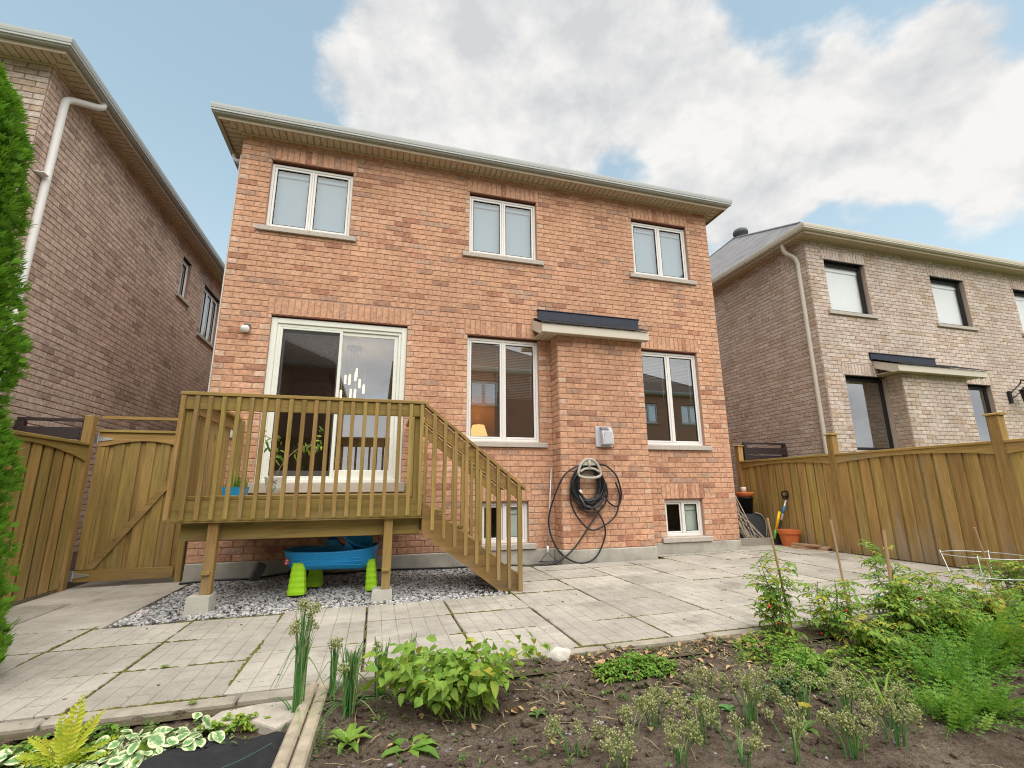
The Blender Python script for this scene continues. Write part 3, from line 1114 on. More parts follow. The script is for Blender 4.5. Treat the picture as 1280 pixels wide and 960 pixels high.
    leaf(u0 + .13, mid + .05, .115, .06, .12, .06)
    s = MB()
    a, b_ = u0 + .13, mid + .045
    s.cbox(a, a + .035, .052, .07, v0 + .05, top - .135, .004); s.cbox(b_ - .045, b_, .052, .07, v0 + .05, top - .135, .004)
    s.cbox(a + .035, b_ - .045, .053, .07, v0 + .05, v0 + .09, .004); s.cbox(a + .035, b_ - .045, .053, .07, top - .165, top - .135, .004)
    s.build('screen_frame', 'door_paint', D)
    MB().add([(a + .035, .06, v0 + .09), (b_ - .045, .06, v0 + .09), (b_ - .045, .06, top - .165), (a + .035, .06, top - .165)], [(0, 1, 2, 3)]).build('insect_screen', 'screen_glass', D)
    MB().box(u0 - .03, u1 + .03, -.001, .10, v1 - .012, v1 + .001).build('lintel', 'lintel_steel', D)
    MB().cbox(u0 - .055, u1 + .055, -.07, .12, -.028, v0 + .002, .01).build('threshold', 'sill_stone', D)
    # ---- roof, gutters, downspouts
    eaves(H, X0, X1, 0, 12.5, ZT, .385, (1.99, 6.2, 8.9), 'shingle_dark', ('rear', 'left', 'right'))
    downspout(H, [(-2.60, .55, 5.62), (-2.60, .55, 5.50), (-2.52, .48, 5.40), (-2.40, .30, 5.30), (-2.375, .22, 5.20), (-2.375, .2, 5.05), (-2.375, .2, 2.), (-2.375, .2, -1.0)], 'downspout_white')
    downspout(H, [(6.58, .40, 5.62), (6.58, .40, 5.48), (6.50, .36, 5.38), (6.37, .30, 5.30), (6.355, .28, 5.15), (6.355, .28, 2.), (6.355, .28, -1.0)], 'downspout_cream')
    bump_roof(H, BX0 - .22, BX1 + .165, 2.9, 3.06, BX0 - .33, BX1 + .055, .52, 2.50, 2.655, 'shingle_dark')
    # ---- rooms behind the glass
    r = MB()
    for (a, b_, z0, z1, dep) in ((X0 + .15, X1 - .15, 3.0, 5.5, 4), (X0 + .15, X1 - .15, -.03, 2.75, 5.5), (X0 + .15, X1 - .15, -1.25, -.1, 3)):
        r.add([(a, .135, z0), (b_, .135, z0), (b_, dep, z0), (a, dep, z0), (a, .135, z1), (b_, .135, z1), (b_, dep, z1), (a, dep, z1)],
              [(4, 7, 6, 5), (0, 4, 5, 1)[:0] or (2, 6, 7, 3), (0, 3, 7, 4), (1, 5, 6, 2)])
    r.build('interior_wall', 'room_wall', H)
    fl = MB()
    for z, dep in ((3.0, 4), (-.03, 5.5), (-1.25, 3)):
        fl.add([(X0 + .15, .135, z + .002), (X1 - .15, .135, z + .002), (X1 - .15, dep, z + .002), (X0 + .15, dep, z + .002)], [(0, 1, 2, 3)])
    fl.build('interior_floor', 'room_floor', H)
    p = MB(); p.box(.95, 1.05, .3, 5.45, -.02, 2.74); p.box(4.3, 4.4, .3, 5.45, -.02, 2.74)
    p.box(1.5, 2.6, 3.3, 3.4, -.02, 2.74)
    p.build('partition', 'room_ochre', H)
    return H


def bump_roof(H, fx0, fx1, fz0, fz1, ex0, ex1, eo, ez0, ez1, sh):
    """little lean-to roof: flashing board on the wall, shingle courses, cream fascia and soffit"""
    m = MB(); m.cbox(fx0, fx1, -.035, -.009, fz0 - .02, fz1, .004); m.cbox(fx0 - .02, fx1 + .02, -.05, -.009, fz1, fz1 + .016, .003)
    m.build('flashing', 'flashing_navy', H)
    r = MB()
    n = 4
    rr = random.Random(3)
    for k in range(n):                       # shingle courses, each lapping the one below
        t0, t1 = k / n, (k + 1) / n
        ya, yb = -eo - .03 + (eo - .0) * t0, -eo - .03 + eo * t1
        za, zb = ez1 + .004 + (fz0 - ez1) * t0, ez1 + .004 + (fz0 - ez1) * t1
        xa, xb = ex0 - .02 + (fx0 - ex0) * t0 * .5, ex1 + .02 + (fx1 - ex1) * t0 * .5
        x = xa
        while x < xb - .05:
            x2 = min(x + rr.uniform(.2, .34), xb)
            dz = rr.uniform(0, .006)
            r.add([(x + .003, ya, za + .012 + dz), (x2 - .003, ya, za + .012 + dz), (x2 - .003, yb + .02, zb + .012), (x + .003, yb + .02, zb + .012), (x + .003, ya, za - .006), (x2 - .003, ya, za - .006)],
                  [(0, 1, 2, 3), (4, 5, 1, 0)], rr.random())
            x = x2
    r.build('roof_shingles', sh, H, kind='stuff')
    f = MB()
    f.cbox(ex0, ex1, -eo, -eo + .025, ez0, ez1, .006)
    for x0, x1 in ((ex0 + .0, ex0 + .022), (ex1 - .022, ex1)):
        f.prism([(-eo + .025, ez0), (-eo + .025, ez1), (-.010, fz0 - .03), (-.010, fz0 - .20), (-eo + .12, ez0)], 'x', x0, x1)
    f.build('bump_fascia', 'fascia_cream', H)
    s = MB()
    x = ex0 + .022
    while x < ex1 - .03:
        s.box(x, min(x + .09, ex1 - .022), -eo + .025, -.012, ez0 + .02, ez0 + .03)
        x += .10
    s.box(ex0 + .022, ex1 - .022, -eo + .025, -.012, ez0 + .031, ez0 + .036)
    s.build('bump_soffit', 'soffit_tan', H, kind='stuff')


main_house()


# ================================================================== left neighbour
def left_house():
    H = thing('brick_house', 'tan brick neighbouring house on the left with white downspout at its corner', 'house', (-4.48, -.66, -1.15))
    rnd = random.Random(21)
    X1, Y0, ZT = -4.48, -.66, 5.60
    LEN = 12.5
    M = wall_matrix(X1, Y0, R(90))            # local u runs along +y
    w1 = (4.02 + .66, 4.50 + .66, 4.31, 5.23)
    w2 = (5.45 + .66, 6.66 + .66, 3.86, 5.17)
    holes = [w1, w2, (w1[0] - .11, w1[1] + .11, w1[2] - .09, w1[2]), (w2[0] - .11, w2[1] + .11, w2[2] - .09, w2[2])]
    backing(M, 0, LEN, -1.3, ZT + .03, [w1, w2], H, 'mortar_tan')

    def hid(x, y): return x < 30 or y > 540 or (x > 262 and y > 340)
    spans = brick_spans(0, LEN, Z0B, ZT, holes, rnd, tone_tan, False)
    lay(spans, M, H, 'brick_tan', rnd, 260, hid)
    M2 = wall_matrix(X1 - 8.4, Y0, 0)
    backing(M2, 0, 8.4, -1.3, ZT + .03, [], H, 'mortar_tan')
    sp = brick_spans(3.5, 8.4, Z0B, ZT, [], rnd, tone_pale, False)
    lay(sp, M2, H, 'brick_pale', rnd, 40, lambda x, y: x < 5 or (y > 170 and x < 22))  # same brick as the side wall; paler copy carries the light on this face
    w = MB()
    w.add([(X1 - 8.4, Y0, -1.3), (X1 - 8.4, Y0 + LEN, -1.3), (X1 - 8.4, Y0 + LEN, ZT + .03), (X1 - 8.4, Y0, ZT + .03)], [(0, 1, 2, 3)])
    w.add([(X1 - 8.4, Y0 + LEN, -1.3), (X1, Y0 + LEN, -1.3), (X1, Y0 + LEN, ZT + .03), (X1 - 8.4, Y0 + LEN, ZT + .03)], [(0, 1, 2, 3)])
    w.build('far_wall', 'brick_far_tan', H)
    casement(H, M, *w1, npan=1, curtain='blind_white', glass='glass_coated', lintel='black_frame')
    casement(H, M, *w2, npan=3, curtain='blind_white', glass='glass_coated', lintel='black_frame')
    eaves(H, X1 - 8.4, X1, Y0, Y0 + LEN, ZT, .385, (X1 - 4.2, Y0 + 6.2, 8.9), 'shingle_dark', ('rear', 'right'))
    downspout(H, [(-4.20, -.05, 5.64), (-4.20, -.06, 5.57), (-4.23, -.10, 5.515), (-4.31, -.22, 5.44), (-4.39, -.34, 5.365), (-4.425, -.39, 5.30), (-4.43, -.40, 5.20), (-4.43, -.40, 4.9), (-4.43, -.40, 3.), (-4.43, -.40, 1.), (-4.43, -.40, -1.)], 'downspout_white', .095)
    st = MB(); st.box(-4.48, -4.38, -.47, -.455, 4.06, 4.085); st.box(-4.48, -4.37, -.56, -.46, 4.065, 4.075); st.build('pipe_strap', 'downspout_white', H)
    return H


left_house()


# ================================================================== right neighbour
def right_house():
    H = thing('brick_house', 'pale pinkish brick neighbouring house on the right with black framed windows', 'house', (9.2, .27, -1.1))
    rnd = random.Random(31)
    X0, X1, Y0, ZT, LEN = 9.2, 17.6, .27, 5.60, 14.0
    M = wall_matrix(0, Y0, 0)
    up = [(9.70, 10.93, 3.895, 5.165), (13.10, 14.30, 3.895, 5.165), (16.2, 17.2, 3.895, 5.165)]
    lo = [(9.76, 10.96, .75, 2.40), (13.5, 14.40, .75, 2.40)]
    BX0, BX1, BD, BZ = 10.98, 13.02, .32, 2.50
    ops = up + lo
    holes, sold = [], []
    for o in ops:
        holes.append(o); holes.append((o[0] - .113, o[1] + .113, o[2] - .09, o[2] + .002))
        s = (o[0] - .05, o[1] + .05, o[3], o[3] + .262)
        sold.append(s); holes.append(s)
    holes += [(BX0, BX1, Z0B, BZ + .06), (10.56, 12.64, 2.80, 2.95)]
    backing(M, X0, X1, -1.3, ZT + .03, ops, H, 'mortar_pale')
    spans = brick_spans(X0, X1, Z0B, ZT, holes, rnd, tone_pale)
    for s in sold: spans += soldier_spans(*s, rnd, lambda r, e: tone_pale(r, False))

    def hid(x, y): return y > 545
    lay(spans, M, H, 'brick_pale', rnd, 200, hid)
    ML = wall_matrix(X0, Y0 + LEN, R(-90))    # u runs towards -y
    backing(ML, 0, LEN, -1.3, ZT + .03, [], H, 'mortar_pale')
    sp = brick_spans(LEN - 8, LEN, Z0B, ZT, [], rnd, lambda r, e: min(1, max(0, r.gauss(.28, .22))) if r.random() < .86 else r.uniform(.82, .9))
    lay(sp, ML, H, 'brick_pale', rnd, 70, lambda x, y: x < 910 or y > 560)
    b = MB(); b.box(BX0 + .003, BX1 - .003, Y0 - BD + .001, Y0, -1.2, BZ); b.build('chimney_breast', 'mortar_pale', H)
    lay(brick_spans(BX0, BX1, Z0B, BZ, [], rnd, tone_pale), wall_matrix(0, Y0 - BD, 0), H, 'brick_pale', rnd, 30, hid)
    lay(brick_spans(0, BD, Z0B, BZ, [], rnd, lambda r, e: r.uniform(.78, .9)), wall_matrix(BX0 + .003, Y0, R(-90)), H, 'brick_pale', rnd, 0)
    w = MB()
    w.add([(X1, Y0, -1.3), (X1, Y0 + LEN, -1.3), (X1, Y0 + LEN, ZT + .03), (X1, Y0, ZT + .03)], [(0, 1, 2, 3)])
    w.add([(X0, Y0 + LEN, -1.3), (X1, Y0 + LEN, -1.3), (X1, Y0 + LEN, ZT + .03), (X0, Y0 + LEN, ZT + .03)], [(0, 1, 2, 3)])
    w.build('far_wall', 'brick_far_pale', H)
    for o in up: casement(H, M, *o, mat='black_frame', npan=1, curtain='blind_white', glass='glass_coated', lintel='black_frame', rec=.09, frame=.035, sash=.03)
    for o in lo: casement(H, M, *o, mat='black_frame', npan=1, glass='glass', lintel='black_frame', rec=.09, frame=.035, sash=.03)
    roof = eaves(H, X0, X1, Y0, Y0 + LEN, ZT, .37, (13., 6.3, 9.55), 'shingle_grey', ('rear', 'left'), 'fascia_cream')
    downspout(H, [(8.96, .62, 5.64), (8.96, .62, 5.50), (9.0, .60, 5.38), (9.12, .50, 5.22), (9.155, .47, 5.05), (9.155, .47, 4.8), (9.155, .47, 3.), (9.155, .47, 1.), (9.155, .47, -1.)], 'downspout_cream', .095)
    bump_roof_at = MB
    # lean-to roof over its chimney breast, built like the one on the orange house
    off = Matrix.Translation((0, Y0, 0))
    before = set(o.name for o in col.objects)
    bump_roof(H, 10.58, 12.62, 2.80, 2.94, BX0 - .33, BX1 + .40, .52, 2.42, 2.575, 'shingle_dark')
    for o in list(col.objects):
        if o.name not in before:
            o.matrix_basis = off @ o.matrix_basis; WM[o.name] = o.matrix_basis.copy()
    # roof vents near the peak
    v = MB(); v.lathe([(.0, .30), (.14, .28), (.24, .22), (.27, .15), (.27, .07), (.16, .05), (.16, -.35)], (13.05, 6.0, 9.50), 18); v.build('roof_vent', 'grey_block', roof, smooth=True)
    v = MB(); v.cbox(12.1, 12.5, 8.0, 8.4, 8.75, 9.0, .03); v.build('box_vent', 'pot_black', roof)
    r = MB()
    for (z0, z1) in ((3.0, 5.5), (-.03, 2.75)):
        a, b_, dep = X0 + .15, X1 - .15, 4.5
        r.add([(a, Y0 + .17, z0), (b_, Y0 + .17, z0), (b_, dep, z0), (a, dep, z0), (a, Y0 + .17, z1), (b_, Y0 + .17, z1), (b_, dep, z1), (a, dep, z1)],
              [(0, 1, 2, 3), (4, 7, 6, 5), (2, 6, 7, 3), (0, 3, 7, 4), (1, 5, 6, 2)])
    r.build('interior_wall', 'room_wall', H)


right_house()


# ================================================================== houses across the back, seen in the window glass
def back_house(x0, x1, y1, label, mat, roofm, wins):
    H = thing('brick_house', label, 'house', ((x0 + x1) / 2, y1, -1.3))
    y0 = y1 - 11
    ZT = 5.35
    M = wall_matrix(x1, y1, R(180))
    ops = [(x1 - b, x1 - a, c, d) for a, b, c, d in wins]
    backing(M, 0, x1 - x0, -1.4, ZT + .02, ops, H, mat)
    w = MB()
    for a, b, c, d in ((x0, y1, x0, y0), (x1, y1, x1, y0), (x0, y0, x1, y0)):
        w.add([(a, b, -1.4), (c, d, -1.4), (c, d, ZT + .02), (a, b, ZT + .02)], [(0, 1, 2, 3)])
    w.build('side_wall', mat, H)
    for o in ops: casement(H, M, *o, curtain='blind_white')
    eaves(H, x0, x1, y0, y1, ZT, .38, ((x0 + x1) / 2, (y0 + y1) / 2, 8.7), roofm, ())


back_house(-11.0, -2.35, -14.2, 'house seen as a dark gabled reflection in the patio door glass', 'brick_far_orange', 'shingle_brown', [(-5.6, -4.4, 3.8, 5.0), (-9, -7.8, 3.8, 5.0)])
back_house(.75, 9.4, -13.2, 'house with hipped roof reflected in the tall window beside the stairs', 'brick_far_orange', 'shingle_brown', [(3.9, 5.2, 3.8, 4.95), (7, 8.2, 3.8, 4.95)])
back_house(10.9, 19.5, -16.2, 'house with two upper windows reflected in the right hand ground floor window', 'brick_far_orange', 'shingle_brown', [(14.4, 15.6, 3.7, 4.85), (17.2, 18.4, 3.7, 4.85)])


# ================================================================== fittings on the rear wall
def fittings():
    # motion light
    t = thing('wall_light', 'small round security light on brick left of the patio door', 'wall light', (-1.95, -.02, 2.31))
    m = MB(); m.cbox(-1.985, -1.90, -.055, -.008, 2.30, 2.40, .012); m.build('bracket', 'vent_dark', t)
    m = MB(Matrix.Translation((-1.955, -.085, 2.30)) @ Matrix.Rotation(R(25), 4, 'X'))
    m.lathe([(.0, .055), (.035, .05), (.055, .03), (.06, .0), (.055, -.03), (.045, -.045), (.0, -.048)], (0, 0, 0), 16); m.build('lamp_head', 'label_white', t, smooth=True)
    # dryer / flue vent hood
    t = thing('vent_hood', 'grey square metal vent hood on the brick chimney breast', 'vent hood', (3.54, -.34, .66))
    m = MB(); m.cbox(3.395, 3.695, -.365, -.336, .66, .995, .008); m.build('back_plate', 'metal_vent', t)
    m = MB(); m.prism([(-.366, .975), (-.43, .95), (-.47, .80), (-.47, .70), (-.366, .69)], 'x', 3.475, 3.665); m.build('hood', 'metal_vent', t)
    m = MB(); m.prism([(-.367, .985), (-.40, .975), (-.445, .935), (-.435, .925), (-.367, .96)], 'x', 3.47, 3.60); m.build('cowl_slot', 'vent_dark', t)
    m = MB(); m.box(3.50, 3.64, -.474, -.470, .715, .90); m.build('flap', 'metal_vent', t)
    # outdoor outlet
    t = thing('outlet_cover', 'small white outdoor outlet cover on brick behind the deck railing', 'outlet', (-1.97, -.01, .78))
    m = MB(); m.cbox(-2.015, -1.925, -.05, -.009, .72, .85, .008); m.build('cover', 'label_white', t)
    m = MB(); m.cbox(-2.0, -1.94, -.056, -.050, .735, .79, .003); m.build('flap', 'vinyl_white', t)
    # lantern on the right neighbour's wall
    t = thing('wall_lantern', 'black scrollwork wall lantern on the pale brick neighbouring house', 'wall lantern', (15.15, .25, 2.0))
    m = MB(); m.cbox(14.92, 15.00, .20, .258, 1.98, 2.28, .01); m.build('wall_plate', 'lantern_black', t)
    m = MB()
    m.tube(spline([(14.98, .20, 2.24), (15.23, .12, 2.46), (15.15, .04, 2.54), (15.23, .0, 2.46), (15.20, .0, 2.38)], 6), .014, 8); m.tube(spline([(15.00, .2, 2.1), (15.06, .1, 2.2), (15.15, .03, 2.36)], 5), .010, 6)
    m.build('scroll_arm', 'lantern_black', t, smooth=True)
    m = MB(); m.lathe([(.02, .40), (.05, .36), (.16, .30), (.165, .285), (.14, .28), (.11, .02), (.12, .0), (.05, -.05), (.0, -.06)], (15.20, 0, 1.98), 6); m.build('lantern_body', 'lantern_black', t)
    # chandelier inside the dining room
    t = thing('chandelier', 'lit chandelier of glass tubes seen through the patio door', 'chandelier', (-.55, 2.0, 2.7))
    rnd = random.Random(4)
    m = MB(); m.lathe([(.0, .0), (.14, 0), (.14, -.04), (.0, -.04)], (-.55, 2.0, 2.745), 16); m.tube([(-.55, 2, 2.72), (-.55, 2, 2.42)], .01, 6); m.build('canopy', 'galvanised', t)
    for k in range(11):
        a = k * 1.1
        rr = .08 + .035 * k
        x, y = -.55 + rr * .75 * math.cos(a), 2 + rr * math.sin(a)
        z = 2.24 - .05 * k
        MB().lathe([(.0, .085), (.019, .085), (.019, -.085), (.0, -.085)], (x, y, z), 10).build('glass_tube', 'tube_glow', t, smooth=False)
        MB().tube([(x, y, z + .085), (x, y, 2.705)], .003, 5).build('wire', 'galvanised', t)
    # dining table and chairs
    t = thing('dining_table', 'dark dining table inside the house behind the patio door', 'table', (-.1, 2.1, -.02))
    m = MB(); m.cbox(-.9, .75, 1.6, 2.6, .70, .745, .01); m.build('tabletop', 'furniture_dark', t)
    for x in (-.82, .67):
        for y in (1.68, 2.52): MB().box(x - .04, x + .04, y - .04, y + .04, -.02, .70).build('leg', 'furniture_dark', t)
    for i, (x, side) in enumerate(((-.55, 'left'), (.3, 'right'))):
        c = thing('dining_chair', 'dark dining chair behind the glass, %s one of the pair at the table' % side, 'chair', (x, 1.25, -.02), 'dining chairs behind the patio door')
        MB().cbox(x - .22, x + .22, 1.05, 1.48, .42, .46, .01).build('seat', 'furniture_dark', c)
        MB().cbox(x - .22, x + .22, 1.03, 1.06, .55, 1.02, .01).build('backrest', 'furniture_dark', c)
        for dx in (-.2, .2):
            for y in (1.07, 1.45): MB().box(x + dx - .02, x + dx + .02, y - .02, y + .02, -.02, .42).build('leg', 'furniture_dark', c)
    # table lamp behind the tall window
    t = thing('table_lamp', 'glowing warm table lamp inside the tall window by the stairs', 'lamp', (2.08, 2.7, -.02))
    m = MB(); m.lathe([(.12, 0), (.12, .02), (.02, .05), (.02, .52), (.0, .52)], (2.08, 2.7, .66), 14); m.build('lamp_base', 'furniture_dark', t, smooth=True)
    m = MB(); m.lathe([(.22, .0), (.22, .02), (.13, .30), (.12, .30)], (2.08, 2.7, 1.08), 20); m.build('lamp_shade', 'lamp_glow', t, smooth=True)
    for nm, loc, e, c in (('lamp_bulb', (2.08, 2.7, 1.25), 26, (1, .62, .28)), ('chandelier_bulb', (-.55, 2.0, 1.75), 22, (1, .82, .58))):
        ld = bpy.data.lights.new(nm, 'POINT'); ld.energy = e; ld.color = c; ld.shadow_soft_size = .12
        lo_ = bpy.data.objects.new(nm, ld); col.objects.link(lo_); lo_.location = loc
    t = thing('side_table', 'dark side table under the glowing lamp inside the window', 'table', (2.08, 2.7, -.02))
    MB().cbox(1.55, 2.55, 2.45, 2.95, .62, .658, .01).build('tabletop', 'furniture_dark', t)
    for x in (1.6, 2.5):
        for y in (2.5, 2.9): MB().box(x - .03, x + .03, y - .03, y + .03, -.025, .62).build('leg', 'furniture_dark', t)


fittings()


# ================================================================== ground, patio, gravel, soil
GZ = -1.11


def gz(x):
    return -1.135 + .0055 * (x + 3)


def ground():
    m = MB()
    S = 600
    m.add([(-S, -S, -1.42), (S, -S, -1.42), (S, S, -1.42), (-S, S, -1.42)], [(0, 1, 2, 3)])
    m.build('ground', 'ground_grass', kind='structure')
    m = MB()
    n = 24
    xs = [-4.4 + i * (14.0 / n) for i in range(n + 1)]
    vs = [(x, y, gz(x) - .030) for y in (-4.2, 14) for x in xs]
    m.add(vs, [(i, i + 1, i + n + 2, i + n + 1) for i in range(n)])
    P = m.build('patio', 'bed_joint', kind='structure')
    rnd = random.Random(5)
    DX, DY = .757, .62
    ys = [-.20 - DY * k for k in range(0, 7)]
    cnt = 0

    def slab(x0, x1, y0, y1, mat, tilt=.004):
        nonlocal cnt
        g = .008
        x0 += g; x1 -= g; y0 += g; y1 -= g
        cx_, cy_ = (x0 + x1) / 2, (y0 + y1) / 2
        hw, hh = (x1 - x0) / 2, (y1 - y0) / 2
        b = MB(); b.cbox(-hw, hw, -hh, hh, -.04, 0, .006)
        o = link('slab', b.mesh('slab', mat), P, Matrix.Translation((cx_, cy_, gz(cx_) + rnd.uniform(-.004, .004))) @ Matrix.Rotation(rnd.uniform(-.007, .007), 4, 'X') @ Matrix.Rotation(rnd.uniform(-.005, .005) - .0055, 4, 'Y') @ Matrix.Rotation(rnd.uniform(-.006, .006), 4, 'Z'))
        cnt += 1
    # main paving, right of the gravel and in front of it
    for k in range(-1, 11):
        x0 = -.025 + DX * k
        for j, y1 in enumerate(ys[:-1]):
            y0 = y1 - DY
            if y0 < -3.7: y0 = -3.885 if k >= 0 else -4.02
            if k < 2 and y1 > -1.9: continue           # gravel under the deck
            if x0 + DX > 7.9: continue
            if 2.6 < x0 + .4 < 4.6 and y1 > -.25:
                slab(x0, x0 + DX, y0, -.40 if y1 > -.3 else y1, 'slab_pattern'); continue
            slab(x0, x0 + DX, y0, y1, 'slab_pattern')
    # strips against the house and beside it
    for k in range(2, 11):
        x0 = -.025 + DX * k
        if 2.2 < x0 < 4.4: continue
        if x0 + DX > 7.9: continue
        slab(x0, x0 + DX, -.2, .0 - .03 if x0 < 5.9 else .42, 'slab_pattern')
    slab(6.33, 7.0, .42, 1.04, 'slab_plain'); slab(7.0, 7.7, .42, 1.04, 'slab_plain'); slab(6.33, 7.0, 1.04, 1.66, 'slab_plain'); slab(7.0, 7.7, 1.04, 1.66, 'slab_plain')
    # left columns, laid a little out of line with the rest
    for k in range(4):
        x0 = -.03 - .74 * 1 - .745 * (k + 0)
        for j, y1 in enumerate([-2.17, -2.79, -3.42]):
            y0 = [-2.79, -3.42, -4.02][j]
            if k == 0: continue
            slab(x0 + 0, x0 + .745, y0, y1, 'slab_pattern')
    for y0, y1 in ((-4.02, -3.35), (-3.35, -2.55), (-2.55, -1.75), (-1.75, -.95), (-.95, -.1)):
        slab(-3.55, -3.02, y0, y1, 'slab_plain')
    for y0, y1 in ((-2.17, -1.15), (-1.15, -.08), (-.08, 1.0)):
        slab(-3.02, -2.20, y0, y1, 'slab_plain')
    for x0, x1 in ((-3.55, -3.02),): slab(x0, x1, -.1, 1.0, 'slab_plain')
    # kerb along the garden edge
    x = -3.4
    while x < 7.6:
        x2 = min(x + rnd.uniform(.85, 1.0), 7.65)
        if x < -.26 < x2: x2 = -.26
        ye = -4.12 if x < -.27 else -3.965
        b = MB(); b.cbox(x + .006, x2 - .006, ye, ye + (.092 if x < -.27 else .072), -1.32, gz(x) + .002, .012)
        b.center_build('kerb_stone', 'kerb_concrete', P)
        x = x2
    # moss in the joints
    mo = MB()

    def moss_line(x, y, dx, dy, n):
        for k in range(n):
            px_, py_ = x + dx * k, y + dy * k
            if -2.18 < px_ < 1.47 and py_ > -2.03: continue
            v = mnoise.noise(Vector((px_ * 1.3, py_ * 1.3, 3))) + .5 * mnoise.noise(Vector((px_ * 5, py_ * 5, 1)))
            if px_ < -.7: v += .12
            if v < -.08 or rnd.random() < .15: continue
            w = rnd.uniform(.005, .011) * (1 + 1.1 * max(0, v))
            L = rnd.uniform(.018, .036)
            q = (L, w) if abs(dx) > 0 else (w, L)
            mo.blob((px_ + rnd.gauss(0, .003), py_ + rnd.gauss(0, .003), gz(px_) - .004), q[0], q[1], rnd.uniform(.005, .010), rnd.randrange(9999), .3, 1, rnd.random())
    for yj in (-.2, -.82, -1.44, -2.06, -2.68, -3.30, -3.887): moss_line(-.78, yj, .03, 0, 275)
    for yj in (-2.17, -2.79, -3.42, -4.022): moss_line(-3.02, yj, .03, 0, 76)
    for k in range(-1, 11): moss_line(-.025 + DX * k, -3.86, 0, .03, 128)
    for xj in (-.77, -1.515, -2.26, -3.02): moss_line(xj, -4.0, 0, .03, 65)
    mo.build('moss', 'moss', kind='stuff')
    # litter on the paving: soil crumbs
    li = MB()
    for _ in range(150):
        x, y = rnd.uniform(-2.6, 7.2), rnd.uniform(-3.9, -2.1)
        if mnoise.noise(Vector((x * .8, y * 1.4, 9))) < .05: continue
        s = rnd.uniform(.003, .009)
        li.blob((x, y, gz(x) + .004), s * 1.5, s, s * .5, rnd.randrange(9999), .3, 1)
    li.build('soil_crumbs', 'soil', kind='stuff')
    # ---- gravel
    m = MB()
    m.add([(-2.2, -2.12, gz(-2) - .026), (1.48, -2.05, gz(1) - .026), (1.48, 0, gz(1) - .026), (-2.2, 0, gz(-2) - .026)], [(0, 1, 2, 3)])
    m.build('gravel_bed', 'gravel_base', kind='structure')
    g = MB()
    vs, fs = ICO[1]
    for i in range(15000):
        x, y = rnd.uniform(-2.2, 1.47), rnd.uniform(-2.13, -.03)
        edge_y = -2.10 + .05 * mnoise.noise(Vector((x * 2, 0, 5)))
        if y < edge_y and rnd.random() < .8: continue
        if x < -2.16 + .04 * mnoise.noise(Vector((y * 3, 1, 5))): continue
        if x > 1.1 and rnd.random() < .5: continue
        s = rnd.uniform(.008, .021)
        rz = Matrix.Rotation(rnd.random() * 6.28, 3, 'Z') @ Matrix.Rotation(rnd.gauss(0, .5), 3, 'X')
        a, b, c = s * rnd.uniform(.8, 1.5), s * rnd.uniform(.7, 1.1), s * rnd.uniform(.45, .8)
        z = gz(x) - .018 + rnd.uniform(0, .018) + .02 * max(0, mnoise.noise(Vector((x * 1.5, y * 1.5, 0))))
        tn = min(.98, max(0, rnd.gauss(.55, .28))) if rnd.random() < .995 else 1.
        g.add([rz @ Vector((v.x * a * rnd.uniform(.8, 1.15), v.y * b, v.z * c)) + Vector((x, y, z)) for v in vs], fs, tn)
    g.build('gravel', 'gravel', kind='stuff')


ground()


def soil_z(x, y):
    v = Vector((x, y, 0))
    z = -1.215 + .035 * mnoise.noise(v * .9) + .028 * mnoise.noise(v * 2.6 + Vector((7, 1, 0))) + .018 * mnoise.noise(v * 7.0 + Vector((1, 5, 0))) + .010 * mnoise.noise(v * 17.0)
    z += .012 * abs(mnoise.noise(v * 30.0))
    z += .075 * max(0, min(1, (y + 4.7) / .6)) * (1 if x > -.3 else .7)
    return z


